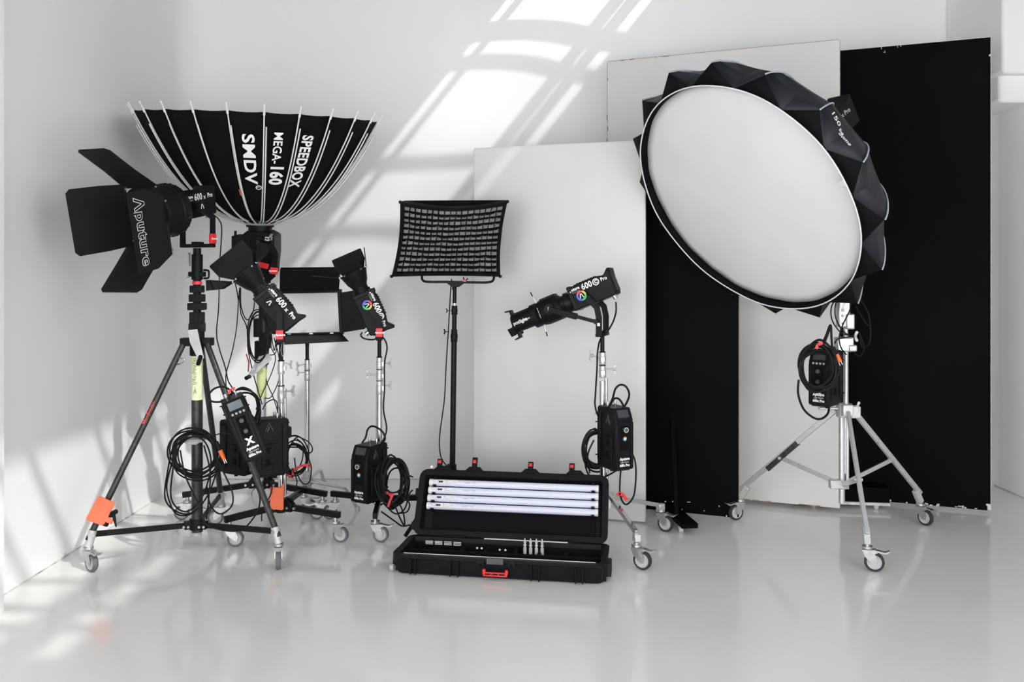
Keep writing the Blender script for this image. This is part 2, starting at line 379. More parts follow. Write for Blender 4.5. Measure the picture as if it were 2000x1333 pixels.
b = mb(T); b.tube([g + V((.035, 0, cz(544))), g + V((.062, 0, cz(543))), g + V((.066, 0, cz(536))), g + V((.062, 0, cz(529))), g + V((.035, 0, cz(528)))], .006, 8); b.build('locking_ring', BLACK, T)
b = mb(T); b.bar(g + V((-.028, -.034, cz(520))), g + V((-.030, -.034, cz(497))), .006, .008); b.cyl(g + V((-.03, -.03, cz(496))), g + V((-.03, -.042, cz(496))), .006)
b.cyl(g + V((-.036, -.03, cz(541))), g + V((-.036, -.042, cz(541))), .006); b.build('steel_lever', STEEL, T)
LP = [V((-2.232, 4.53, .16)), V((-1.245, 4.585, .16)), V((-1.815, 5.37, .16))]
for i, p in enumerate(LP):
    o_ = (p - g); o_.z = 0; o_.normalize()
    top = g + o_ * .075 + V((0, 0, cz(672)))
    b = mb(T); b.cyl(p, top, .0165, n=16)
    lg = b.build('leg', WORN, T)
    b = mb(T); b.cyl(p - V((0, 0, .035)), p + (top - p).normalized() * .055, .0215, n=16); b.build('foot_socket', CAST, lg)
    c_ = caster(T, p.x, p.y, .15, (-35, -75, 195)[i], brake=i != 1)
    # horizontal brace from the hub to the leg
    j = p + (top - p) * .035
    br = leg_brace(T, g + o_ * .045 + V((0, 0, .158)), V((j.x, j.y, .188)), .014, .030, BLACK2, 'brace')
    b = mb(T); s_ = V((-o_.y, o_.x, 0)); b.cyl(V((j.x, j.y, .188)) - s_ * .03, V((j.x, j.y, .188)) + s_ * .03, .008); b.build('bolt', STEEL, br)
b = mb(T); b.cyl(g + V((0, 0, .13)), g + V((0, 0, .19)), .042, n=16)
for o_ in [(p - g).normalized() for p in LP]:
    b.box((.045, 0, 0), (.05, .034, .045), frame(g + V((0, 0, .16)), V((o_.x, o_.y, 0))))
b.build('lower_hub', BLACK2, T, bevel=.003)
b = mb(T)
for dx in (-.055, -.03, .03, .055): b.cyl(g + V((dx, -.047, .155)), g + V((dx, -.055, .155)), .007)
b.build('hub_bolt', STEEL, T)
b = mb(T); b.cyl(g + V((0, 0, .095)), g + V((0, 0, .125)), .024); b.build('column_foot', GREYPL, T)
# crank
b = mb(T); c0 = at(379, 652, 4.77); c1 = at(392, 700, 4.74)
b.plate([c0 + V((-.035, 0, .02)), c0 + V((.018, 0, .025)), c0 + V((.03, 0, -.03)), c1 + V((.018, 0, 0)), c1 + V((-.012, 0, -.01)), c0 + V((-.022, 0, -.05))], .008, V((0, -1, 0)))
b.cyl(c0 + V((-.01, -.01, 0)), c0 + V((-.01, .03, 0)), .010); cr = b.build('crank', CAST, T, bevel=.002)
b = mb(T); b.cyl(c1 + V((0, 0, .01)), c1 + V((.002, -.045, -.03)), .0115, n=14); b.build('crank_grip', BLACK, cr)
b = mb(T); b.tube([at(343, 704, 4.79), at(352, 700, 4.76), at(360, 704, 4.75), at(352, 711, 4.76), at(341, 713, 4.79)], .004, 6); b.build('hook', STEEL, T)
b = mb(T)      # the scuffed marking on the left leg
lt = g + (LP[0] - g).normalized() * .075; lt.z = cz(672)
for s_, m_, k_ in ((.62, RED, 'maker_badge'),):
    mm = LP[0] + (lt - LP[0]) * .64; u_ = (lt - LP[0]).normalized(); rt = V((0, -1, 0)).cross(u_)
    lettering(T, 'Manfrotto', .032, face_m(mm + V((0, -.0185, 0)), u_, V((0, 0, 1))), RED, bold=.0006)
# cable hook tray on the column
b = mb(T); hz = cz(858)
b.poly([(-.066, .012), (.066, .012), (.062, 0), (.04, -.008), (.025, -.018), (-.025, -.018), (-.04, -.008), (-.062, 0)], -.075, -.03, M.Translation(g + V((-.004, 0, hz))))
for k in range(9): b.box(g + V((-.052 + k * .012, -.076, hz + .003)), (.005, .006, .014))
b.lathe([(0, .034), (.03, .034)], frame(g + V((0, 0, hz - .018)), (0, 0, 1)), 20); b.build('cable_hook', GREYPL, T, bevel=.002)

def roller_base(T, c, ends, zhub, rot, m=BLACK2, dark=False, R=.046):
    """folding base: square legs from a bolted hub, a caster under each end"""
    b = mb(T); b.cyl(c + V((0, 0, zhub - .035)), c + V((0, 0, zhub + .05)), .03, n=16)
    for e in ends:
        d = V((e[0] - c.x, e[1] - c.y, 0)).normalized()
        b.box((.045, 0, 0), (.07, .045, .05), frame(c + V((0, 0, zhub)), d))
        b.poly([(.02, -.02), (.08, -.02), (.085, .01), (.06, .045), (.03, .05)], -.026, -.018, frame(c + V((0, 0, zhub)), d))
        b.poly([(.02, -.02), (.08, -.02), (.085, .01), (.06, .045), (.03, .05)], .018, .026, frame(c + V((0, 0, zhub)), d))
    b.build('hub', m, T, bevel=.003)
    for i, e in enumerate(ends):
        E = V((e[0], e[1], 0)); d = (E - V((c.x, c.y, 0))).normalized(); s = V((-d.y, d.x, 0))
        zl = R * 2 + .066
        b = mb(T); b.bar(c + d * .06 + V((0, 0, zhub)), E + d * .03 + V((0, 0, zl)), .028, .036); lg = b.build('leg', m, T, bevel=.003)
        b = mb(T)
        for k in (.055, .10): b.cyl(c + d * k - s * .030 + V((0, 0, zhub)), c + d * k + s * .030 + V((0, 0, zhub)), .007)
        b.build('bolt', STEEL, lg)
        caster(T, E.x, E.y, zl - .012, rot[i], R, dark)
def column(T, c, segs, lean=V((0, 0, 0))):
    for name, z0, z1, r, m in segs:
        p = c + V((0, 0, z0)) + lean * z0; q = c + V((0, 0, z1)) + lean * z1
        if name == 'collar': collar(T, p, q, r, m)
        else:
            b = mb(T); b.cyl(p, q, r, n=18); b.build(name, m, T)

# ---- A: stand of the deep softbox
YA = 5.60; cA = V((at(511, 0, YA).x, YA, 0)); zA = lambda y: H - (y - HY) * YA / F
T = thing('roller_stand', 'wind-up stand with a green label under the deep black softbox, on a black wheeled base', 'light stand', cA); SA = T
roller_base(T, cA, [(at(366, 0, 5.48).x, 5.48), (at(630, 0, 5.50).x, 5.50), (at(530, 0, 6.1).x, 6.1)], .20, [190, 195, 20])
column(T, cA, [('column', .2, zA(665), .030, SATIN), ('mast', zA(700), zA(560), .018, BLACK2), ('instruction_label', zA(776), zA(718), .0308, YLAB)])
b = mb(T); b.box(cA + V((0, 0, zA(690))), (.075, .07, .16)); b.box(cA + V((.03, -.02, zA(665))), (.07, .05, .10)); b.box(cA + V((-.01, -.02, zA(640))), (.06, .06, .12)); b.build('winch_box', BLACK, T, bevel=.005)
b = mb(T); c0 = at(515, 700, 5.52); c1 = at(487, 736, 5.48)
b.plate([c0 + V((.035, 0, .03)), c0 + V((.05, 0, -.01)), c1 + V((.012, 0, -.006)), c1 + V((-.012, 0, .004)), c0 + V((-.03, 0, .01))], .008, V((0, -1, 0))); cr = b.build('crank', CAST, T)
b = mb(T); b.cyl(c1, c1 + V((-.004, -.05, -.004)), .013); b.build('crank_grip', BLACK, cr)
b = mb(T); b.cyl(cA + V((0, 0, zA(580))), cA + V((.035, 0, zA(550))), .016); b.build('receiver', BLACK, T)

# ---- B: stand of the up-tilted lamp with the square reflector doors
YB_ = 5.12; cB = V((at(549, 0, YB_).x, YB_, 0)); zB = lambda y: H - (y - HY) * YB_ / F
T = thing('roller_stand', 'chrome column stand on a black wheeled base with an orange plate above its hub', 'light stand', cB); SB = T
roller_base(T, cB, [(at(455, 0, 4.93).x - .02, 4.93), (at(655, 0, 5.02).x, 5.02), (-1.36, 5.62)], .18, [8, -12, 20])
column(T, cB, [('column', .18, zB(778), .0165, CHROME), ('column', zB(780), zB(725), .0145, CHROME), ('collar', zB(788), zB(754), .022, SATIN), ('collar', zB(731), zB(705), .021, SATIN), ('sleeve', zB(707), zB(668), .0125, BLACK2)])
b = mb(T); b.cyl(cB + V((.02, .01, .25)), cB + V((.02, .01, zB(760))), .010); b.build('guide_tube', CHROME, T)
knob(T, cB + V((.018, 0, zB(765))), (1, -.3, .1), s=.95); knob(T, cB + V((.018, 0, zB(709))), (1, -.2, -.25), s=.7)

# ---- C: stand of the lamp with the coloured ring badge
YC_ = 5.38; cC = V((at(741, 0, YC_).x, YC_, 0)); zC = lambda y: H - (y - HY) * YC_ / F
T = thing('roller_stand', 'chrome column stand on a black wheeled base, just left of the open hard case', 'light stand', cC); SC_ = T
roller_base(T, cC, [(at(655, 0, 5.50).x, 5.50), (at(733, 0, 5.02).x, 5.02), (at(862, 0, 5.42).x, 5.42)], .16, [195, -8, 200])
column(T, cC, [('column', .16, zC(745), .0175, CHROME), ('column', zC(748), zC(722), .015, CHROME), ('collar', zC(770), zC(744), .0215, SATIN), ('collar', zC(744), zC(722), .0215, SATIN), ('collar', zC(722), zC(698), .0205, SATIN), ('sleeve', zC(700), zC(660), .0125, BLACK2)])
b = mb(T); b.cyl(cC + V((-.012, .012, .2)), cC + V((-.012, .012, zC(760))), .012); b.build('guide_tube', CHROME, T)
knob(T, cC + V((-.018, 0, zC(733))), (-1, -.3, .1), s=.9); knob(T, cC + V((.018, 0, zC(710))), (1, -.2, 0), s=.8); knob(T, cC + V((.018, 0, zC(753))), (1, -.2, 0), s=.8)

# ---- D: chrome roller stand of the spotlight
YD = 5.0; cD = V((at(1178, 0, YD).x, YD, 0)); zD = lambda y: H - (y - HY) * YD / F
T = thing('roller_stand', 'all-chrome rolling stand carrying the spotlight, right of the hard case', 'light stand', cD); SD = T
lean = V((-.004, 0, 0))
column(T, cD, [('column', .18, zD(745), .0185, CHROME), ('collar', zD(738), zD(714), .0215, SATIN), ('collar', zD(712), zD(688), .0215, SATIN), ('sleeve', zD(690), zD(650), .0125, BLACK2)], lean)
b = mb(T); b.cyl(cD + V((.022, .01, .25)), cD + V((.018, .01, zD(740))), .010); b.build('guide_tube', CHROME, T)
knob(T, cD + V((-.02, 0, zD(700))), (-1, -.3, .35), s=.9); knob(T, cD + V((.015, 0, zD(721))), (1, -.3, 0), s=.85)
hub = cD + V((.03, 0, .26))
b = mb(T); b.cyl(hub - V((0, 0, .05)), hub + V((0, 0, .03)), .032, n=16); b.build('hub', SATIN, T)
for i, (ex, ey, an) in enumerate(((.66, 4.56, -30), (.905, 5.24, -35), (.10, 5.17, 150))):
    E = V((ex, ey, .145)); d = (E - hub); d.z = 0; d.normalize()
    kx = hub + d * .15 + V((0, 0, .015))
    S0 = hub + d * .03 + V((0, 0, .03))
    b = mb(T)
    if i == 0: b.bar(hub + d * .03 + V((0, 0, .02)), E + V((0, 0, .045)), .022, .024)
    else: b.bar(hub + d * .03 + V((0, 0, .0)), E + V((0, 0, .01)), .022, .026)
    lg = b.build('leg', CHROME, T, bevel=.002)
    b = mb(T); b.box((0, 0, 0), (.045, .034, .04), frame(E + V((0, 0, .02 if i == 0 else 0)), d)); b.build('leg_bracket', SATIN, lg, bevel=.003)
    caster(T, E.x, E.y, E.z - .005, an, .050, True)
knob(T, hub + V((-.02, -.03, .02)), (-1, -.4, 0), s=.7)

# ---- E: stand of the flat panel lamp with low tubular legs
YE = 5.95; cE = V((at(600, 0, YE).x, YE, 0)); zE = lambda y: H - (y - HY) * YE / F
T = thing('turtle_stand', 'chrome stand with low bent tubular legs under the flat panel lamp', 'light stand', cE); SE = T
column(T, cE, [('column', .12, zE(742), .0175, CHROME), ('collar', zE(744), zE(724), .0215, SATIN), ('collar', zE(724), zE(703), .0205, SATIN), ('sleeve', zE(706), zE(672), .0125, BLACK2)])
knob(T, cE + V((-.018, 0, zE(712))), (-1, -.3, -.2), s=.8); knob(T, cE + V((-.018, 0, zE(728))), (-1, -.3, 0), s=.7)
b = mb(T); b.cyl(cE + V((0, 0, .08)), cE + V((0, 0, .20)), .030); b.cyl(cE + V((0, 0, .11)), cE + V((0, 0, .16)), .042); b.build('hub', CAST, T, bevel=.003)
for (dx, dy) in ((.38, -.26), (-.42, .14), (.02, .42)):
    d = V((dx, dy, 0)).normalized(); L = V((dx, dy, 0)).length
    b = mb(T); b.tube([cE + d * .04 + V((0, 0, .135)), cE + d * (L * .72) + V((0, 0, .135)), cE + d * (L * .86) + V((0, 0, .11)), cE + d * (L + .02) + V((0, 0, .012))], .0125, 10); lg = b.build('leg', CHROME, T)
    b = mb(T); b.cyl(cE + d * (L + .02), cE + d * (L + .018) + V((0, 0, .03)), .016); b.build('foot_cap', CAST, lg)

# ---- F: black stand of the honeycomb panel
YF = 5.30; cF = V((at(884, 0, YF).x - .006, YF, 0)); zF = lambda y: H - (y - HY) * YF / F
T = thing('light_stand', 'plain black stand behind the hard case carrying the gridded panel', 'light stand', cF); SF = T
lean = V((.013, 0, 0))
column(T, cF, [('column', .10, zF(655), .0175, BLACK2), ('mast', zF(662), zF(600), .0145, BLACK2), ('collar', zF(668), zF(645), .022, BLACK), ('collar', zF(615), zF(598), .020, BLACK), ('spigot', zF(600), zF(590), .009, CHROME), ('sleeve', zF(592), zF(560), .012, BLACK2)], lean)
knob(T, cF + V((-.012, -.01, zF(648))) , (-1, -.3, 0), BLACK, .5); knob(T, cF + V((-.005, 0, zF(607))), (-1, -.3, 0), BLACK, .4)
for a in (100, 220, 340):
    d = V((math.cos(R_(a)), math.sin(R_(a)), 0)); b = mb(T); b.bar(cF + d * .02 + V((0, 0, .36)), cF + d * .34 + V((0, 0, .012)), .014, .02); lg = b.build('leg', BLACK2, T, bevel=.002)
    b = mb(T); b.bar(cF + d * .02 + V((0, 0, .14)), cF + d * .19 + V((0, 0, .19)), .008, .014); b.build('strut', BLACK2, lg)
b = mb(T); b.cyl(cF + V((0, 0, .33)), cF + V((0, 0, .39)), .03); b.cyl(cF + V((0, 0, .12)), cF + V((0, 0, .16)), .026); b.build('leg_collar', BLACK, T)

# ---- G: big silver stand at the right
YG = 5.07; cG = V((at(1652, 0, YG).x, YG, 0)); zG = lambda y, Y=YG: H - (y - HY) * Y / F
T = thing('rolling_tripod_stand', 'large silver tripod stand on wheels carrying the round softbox', 'light stand', cG); SG = T
cl = cG + V((-.024, 0, 0))
column(T, cl, [('lower_column', .215, zG(800), .0175, SATIN)])
column(T, cG, [('column', zG(925), zG(660), .0145, SATIN), ('mast', zG(700), zG(560), .013, SATIN)])
b = mb(T); b.cyl(cl + V((.028, -.012, .30)), cl + V((.028, -.012, zG(790))), .010); b.build('guide_tube', SATIN, T)
b = mb(T)
b.box(cG + V((-.02, -.01, zG(612))), (.07, .05, .165)); b.box(cG + V((.012, -.02, zG(628))), (.05, .05, .09)); b.build('head_clamp', SATIN, T, bevel=.008)
b = mb(T)
for (dx, yy) in ((-.03, 606), (-.03, 617), (-.03, 632), (.02, 628)): b.cyl(cG + V((dx, -.034, zG(yy))), cG + V((dx, -.044, zG(yy))), .008)
b.box(cG + V((-.008, -.037, zG(624))), (.014, .003, .045)); b.build('clamp_bolt', CAST, T)
b = mb(T); b.box(cG + V((-.012, 0, zG(673))), (.10, .06, .085)); b.box(cG + V((.03, -.01, zG(680))), (.05, .05, .04)); b.build('mid_clamp', SATIN, T, bevel=.008)
knob(T, cG + V((.0, 0, zG(657))), (1, -.3, 0), s=.9); knob(T, cG + V((.02, 0, zG(793))), (1, -.5, 0), s=.8)
b = mb(T); b.cyl(cG + V((-.01, 0, zG(815))), cG + V((-.01, 0, zG(788))), .045, n=20); b.box(cG + V((-.01, -.04, zG(800))), (.06, .05, .07)); b.box(cG + V((-.10, -.0, zG(798))), (.12, .03, .015)); b.box(cG + V((.05, .0, zG(805))), (.06, .05, .07)); b.build('leg_collar', SATIN, T, bevel=.005)
GE = [(V((1.455, 5.48, .17)), 200), (V((2.555, 5.38, .17)), -60), (V((at(1694, 0, 4.53).x, 4.53, .17)), -22)]
hubz = .33
b = mb(T); b.cyl(cl + V((0, 0, hubz - .03)), cl + V((0, 0, hubz + .02)), .036, n=18); b.box(cl + V((-.04, -.02, hubz)), (.08, .04, .05)); b.build('brace_hub', SATIN, T, bevel=.004)
for i, (E, an) in enumerate(GE):
    o_ = (E - cG); o_.z = 0; o_.normalize()
    top = cG + o_ * .06 + V((0, 0, zG(803)))
    b = mb(T); b.bar(E + V((0, 0, .02)), top, .030, .022, o_.cross(V((0, 0, 1)))); lg = b.build('leg', SATIN, T, bevel=.003)
    b = mb(T); b.bar(E - V((0, 0, .035)), E + (top - E) * .08, .036, .034, o_.cross(V((0, 0, 1)))); b.build('leg_bracket', CAST, lg, bevel=.004)
    j = E + (top - E) * .44
    b = mb(T); b.bar(V((cl.x, cl.y, hubz)) + o_ * .04, j, .010, .026); br = b.build('brace', SATIN, T, bevel=.002)
    s_ = V((-o_.y, o_.x, 0)); b = mb(T); b.cyl(j - s_ * .022, j + s_ * .022, .009); b.build('bolt', CAST, br)
    if i == 0:
        b = mb(T); P0 = E + (top - E) * .30; P1 = E + (top - E) * .62; b.bar(P0 , P1, .0312, .0232, o_.cross(V((0, 0, 1)))); b.build('leg_tape', WORN, lg)
    caster(T, E.x, E.y, .145, an, .050, True)
    if i == 2:
        m_ = E + (top - E) * .84; u_ = (top - E).normalized()
        lettering(T, 'AVENGER', .024, face_m(m_ + V((.0, -.0165, 0)), u_, (-1, 0, 0)), LEAF, bold=.0006)

# ------------------------------------------------------------------ lamp heads
def light_head(name, label, base, yaw, pitch, piv, rgb=False, kind='600x', path=None, tape=True, yw=.098, group=None, far=True):
    """base: world point of the yoke foot; yaw: heading of the beam in the floor plane; pitch: up positive; piv: (forward, up) of the pivot from the foot"""
    T = thing(name, label, 'studio light', base, group)
    d = V((math.cos(R_(yaw)), math.sin(R_(yaw)), 0))
    Y = frame(base, d)                                               # yoke frame: x forward, y the side, z up
    P = Y @ V((piv[0], 0, piv[1]))
    B = Y.to_3x3() @ M.Rotation(-R_(pitch), 3, 'Y'); B = B.to_4x4(); B.translation = P
    # body
    b = mb(T, B)
    b.poly([(.075, -.058), (.080, -.040), (.080, .060), (.060, .074), (-.11, .076), (-.150, .066), (-.185, .098), (-.198, .096), (-.190, .03), (-.186, -.060), (-.17, -.064), (.05, -.064)], -.066, .066)
    body = b.build('body', BLACK, T, bevel=.007)
    b = mb(T, B)
    b.poly([(.055, -.066), (.082, -.066), (.082, .080), (.055, .080)], -.069, .069)
    fp_ = b.build('front_plate', BLACK2, T, bevel=.005)
    b = mb(T, B)
    for k in range(7): b.box((-.09 + k * .018, 0, .080), (.008, .075, .006))
    v_ = b.build('vent', SOOT, T); v_['kind'] = 'stuff'
    b = mb(T, B); b.box((-.03, 0, .0765), (.14, .085, .006)); b.build('top_plate', BLACK2, T, bevel=.002)
    b = mb(T, B); b.box((-.188, 0, .0), (.010, .11, .09)); b.build('rear_panel', BLACK2, T, bevel=.003)
    b = mb(T, B)
    b.cyl((.062, .070, .045), (.062, .0725, .045), .0035); b.cyl((-.16, .02, -.064), (-.165, .02, -.085), .015); b.build('steel_fitting', CHROME, T)['kind'] = 'stuff'
    for s in ((-1, 1) if far else (1,)):
        b = mb(T, B); b.cyl((0, s * .06, 0), (0, s * (yw + .010), 0), .030, n=24); b.cyl((0, s * (yw + .010), 0), (0, s * (yw + .016), 0), .026, n=24); b.build('pivot_knob', BLACK, T, bevel=.002)
    path = path or [(piv[0] - .01, piv[1]), (piv[0] - .045, piv[1] - .015), (0, piv[1] - .08), (0, .0)]
    for s in ((-1, 1) if far else (1,)):
        b = mb(T, Y)
        # yoke arm: flat band following the path
        pp = path; W_ = .017; L = []; Rr = []
        for i, p in enumerate(pp):
            t = V((pp[min(i + 1, len(pp) - 1)][0] - pp[max(i - 1, 0)][0], pp[min(i + 1, len(pp) - 1)][1] - pp[max(i - 1, 0)][1])).normalized()
            L.append((p[0] - t.y * W_, p[1] + t.x * W_)); Rr.append((p[0] + t.y * W_, p[1] - t.x * W_))
        for i in range(len(pp) - 1):
            b.poly([L[i], L[i + 1], Rr[i + 1], Rr[i]], s * (yw - .007), s * (yw + .007))
        arm = b.build('yoke_arm', BLACK, T)
        if s == 1:
            b = mb(T, Y)
            for i in range(1, len(pp) - 1):
                b.poly([(L[i][0] * .2 + Rr[i][0] * .8, L[i][1] * .2 + Rr[i][1] * .8), (L[i + 1][0] * .2 + Rr[i + 1][0] * .8, L[i + 1][1] * .2 + Rr[i + 1][1] * .8), (L[i + 1][0] * .35 + Rr[i + 1][0] * .65, L[i + 1][1] * .35 + Rr[i + 1][1] * .65), (L[i][0] * .35 + Rr[i][0] * .65, L[i][1] * .35 + Rr[i][1] * .65)], s * (yw + .006), s * (yw + .0085))
            b.build('yoke_groove', LEAF, arm)
            if tape:
                b = mb(T, Y); b.box((0, yw, .035), (.042, .021, .055)); tp = b.build('red_tape', RED, arm, bevel=.003)
                lettering(tp, 'Aputure', .017, face_m(Y @ V((-.004, yw + .0112, .035)), -d, (0, 0, 1)), WHITEP, bold=.0006)
    b = mb(T, Y); b.box((0, 0, -.004), (.040, 2 * yw + .014, .020)); b.box((0, 0, .003), (.05, .05, .03)); b.build('yoke_base', BLACK, T, bevel=.004)
    # print on the camera side (+y): writing runs from the front of the lamp to the back
    def fm(x, z, e=.0005): return B @ M(((-1, 0, 0, x), (0, 0, 1, .0665 + e), (0, 1, 0, z), (0, 0, 0, 1)))
    lettering(T, 'Aputure', .024, fm(.043, .053), WHITEP, bold=.0010, sx=.95, align='LEFT' if 0 else 'CENTER')
    lettering(T, 'LIGHT STORM', .0125, fm(.043, .034), GREYP, sx=.9)
    lettering(T, '600', .050, fm(-.040, .046), WHITEP, bold=.0013, sx=.85, space=1.05)
    if rgb:
        b = mb(T, B); b.lathe([(0, .0145), (.0008, .0145), (.0008, .0205), (0, .0205)], M.Translation((-.098, .0665, .046)) @ M.Rotation(R_(90), 4, 'Z'), 24, cap=False); b.build('ring_print', WHITEP, T)
        lettering(T, 'C', .026, fm(-.098, .046), WHITEP, bold=.0014)
        lettering(T, 'Pro', .030, fm(-.148, .046), WHITEP, bold=.0008, sx=.9)
    else:
        lettering(T, 'x', .034, fm(-.093, .042), WHITEP, bold=.0008); lettering(T, 'Pro', .034, fm(-.142, .046), WHITEP, bold=.0012, sx=.9)
    # round badge on the knob
    kz = yw + .0162
    K = B @ M(((-1, 0, 0, 0), (0, 0, 1, kz), (0, 1, 0, 0), (0, 0, 0, 1)))
    if rgb:
        names = [('blue', 150, 270), ('crimson', 60, 150), ('yellow', 0, 60), ('green', -90, 0)]
        for nm, a0, a1 in names:
            b = mb(T); n = 8; vs = []; fs = []
            for i in range(n + 1):
                a = R_(a0 + (a1 - a0) * i / n)
                for q in (.019, .030): vs.append(K @ V((q * math.cos(a), q * math.sin(a), .0012)))
            for i in range(n): fs.append((2 * i, 2 * i + 1, 2 * i + 3, 2 * i + 2))
            b.add(vs, fs); b.build('badge_ring', RAIN[nm], T, flat=True, fixn=False)
    kk = B @ M(((-1, 0, 0, 0), (0, 0, 1, kz + .0014), (0, 1, 0, 0), (0, 0, 0, 1))) @ M.Rotation(R_(0), 4, 'Z')
    b = mb(T)
    b.add([kk @ V(p) for p in ((-.0145, -.013, 0), (-.0095, -.013, 0), (.0005, .013, 0), (-.0055, .013, 0), (-.0005, .013, 0), (.0035, .013, 0), (.0135, -.013, 0), (.0075, -.013, 0))], [(0, 1, 2, 3), (4, 5, 6, 7)])
    b.build('badge_mark', WHITEP, T, flat=True, fixn=False)
    return T, B, Y

def reflector(T, B, x0=.08, L=.155, r0=.052, r1=.088):
    b = mb(T, B)
    b.lathe([(x0, r0 + .004), (x0 + .018, r0 + .004), (x0 + .02, r0 - .004), (x0 + .045, r0 - .004), (x0 + .07, r0 + .012), (x0 + L * .8, r1 - .010), (x0 + L, r1), (x0 + L, r1 - .004), (x0 + L * .8, r1 - .014), (x0 + .07, r0 + .008), (x0 + .03, r0 - .008)], None, 32, cap=False)
    b.build('reflector', BLACK, T)
    b = mb(T, B); b.lathe([(x0 + .03, 0), (x0 + .034, r0 - .01)], None, 24, cap=False); b.build('lamp_glass', GLASS, T)
    return x0 + L
def door_leaf(T, B, x, R, side, ang, w0, w1, L, fold=0.0, m=LEAF, off=0.0, name='barn_door', cut=.02):
    """flat leaf hinged on the rim: side is an angle around the beam, ang how far it opens from the beam"""
    s = V((0, math.cos(R_(side)), math.sin(R_(side)))); t = V((0, -s.z, s.y)); X = V((1, 0, 0))
    h = X * x + s * R; d = X * math.cos(R_(ang)) + s * math.sin(R_(ang)); n = d.cross(t)
    b = mb(T, B)
    h = h + t * off
    pts = [h - t * w0 / 2, h + t * w0 / 2, h + t * w1 / 2 + d * L * .45, h + t * w1 / 2 + d * (L - cut), h + t * (w1 / 2 - cut) + d * L, h - t * (w1 / 2 - cut) + d * L, h - t * w1 / 2 + d * (L - cut), h - t * w1 / 2 + d * L * .45]
    b.plate(pts, .0025, n)
    o = b.build(name, m, T)
    b = mb(T, B); b.plate([h - t * w0 * .4 - s * .004, h + t * w0 * .4 - s * .004, h + t * w0 * .4 + d * .016, h - t * w0 * .4 + d * .016], .006, n); b.build('hinge', BLACK2, o)
    b = mb(T, B)
    for k in (-.42, .42): b.cyl(h + t * w0 * k - n * .006, h + t * w0 * k + n * .008, .005)
    b.build('rivet', STEEL, o)
    if fold:
        for k in (-1, 1):
            b = mb(T, B); a = h + t * k * w1 / 2 + d * L * .45; c = h + t * k * w1 / 2 + d * (L - cut); q = (t * k * .5 + n * -.85 * fold) * .07
            a0 = h + t * k * w0 / 2
            b.plate([a0, a, c, c + q * 1.0 + d * -.01, a + q * .8], .002); b.build('door_flap', m, o)
    return o, h, d, t, n

# 1: fresnel lamp on the black stand, beam to the left and towards the camera
YAW1 = 180 + 72; f1 = V((math.cos(R_(YAW1)), math.sin(R_(YAW1)), 0))
base1 = g + V((0, 0, cz(479))) + V((.003, 0, 0))
T, B, Y = light_head('fresnel_light', 'black lamp with a fat ribbed lens barrel and four large flap doors, far left', base1, YAW1, -12, (.11, .207), yw=.10,
                     path=[(.11, .207), (.085, .19), (.0, .15), (0, .0)])
L1 = T
b = mb(T, B)
b.lathe([(.07, .07), (.085, .085), (.10, .128), (.115, .140), (.17, .142), (.175, .137), (.20, .137), (.205, .143), (.262, .143), (.27, .138), (.30, .138), (.30, .128), (.262, .126)], None, 40, cap=False)
b.build('lens_barrel', BLACK, T)
b = mb(T, B)
for i in range(28):
    a = 2 * math.pi * i / 28; b.bar((.12, .142 * math.cos(a), .142 * math.sin(a)), (.168, .142 * math.cos(a), .142 * math.sin(a)), .006, .006)
b.build('focus_ring_ribs', BLACK2, T)
b = mb(T, B); b.lathe([(.262, .0), (.27, .06), (.262, .126)], None, 32, cap=False); b.build('fresnel_lens', GLASS, T)
b = mb(T, B); b.lathe([(.296, .15), (.312, .15), (.312, .126), (.296, .126)], None, 36, cap=False)
for k in (90, 0, 180, 270):
    b.box((.304, .14 * math.cos(R_(k)), .14 * math.sin(R_(k))), (.018, .05 if k in (90, 270) else .03, .05 if k in (0, 180) else .03))
b.build('door_ring', BLACK2, T, bevel=.002)
# near leaf (side 0 = +y) carries the outline letters; far leaf wide open
o, h, dd, tt, nn = door_leaf(T, B, .31, .135, 0, 4, .30, .40, .28, cut=.015, off=-.058)
fm_ = face_m(B @ (h + dd * .212 + tt * -.0 + (nn if nn.y > 0 else -nn) * .004), B.to_3x3() @ V((0, 0, -1)), B.to_3x3() @ V((-1, 0, 0)))
def stencil(parent, body, size, m, mat_, w_=.0022):
    """outline letters: a fat print with a black print on top"""
    lettering(parent, body, size, m, mat_, bold=.0042, space=1.1, name='outline_letters'); m2 = m.copy(); m2.translation = m.translation + m.to_3x3() @ V((0, 0, .0007))
    lettering(parent, body, size, m2, LEAF, bold=.0010, space=1.1, name='letter_filling')
stencil(o, 'Λputure', .090, fm_, WHITEP)
for (sd, an, w0, w1, L_, fo) in ((180, 22, .32, .335, .30, 0), (90, 36, .22, .19, .36, 0), (270, 39, .26, .25, .33, 0)):
    door_leaf(T, B, .31, .145 if sd != 180 else .10, sd, an, w0, w1, L_, fo)

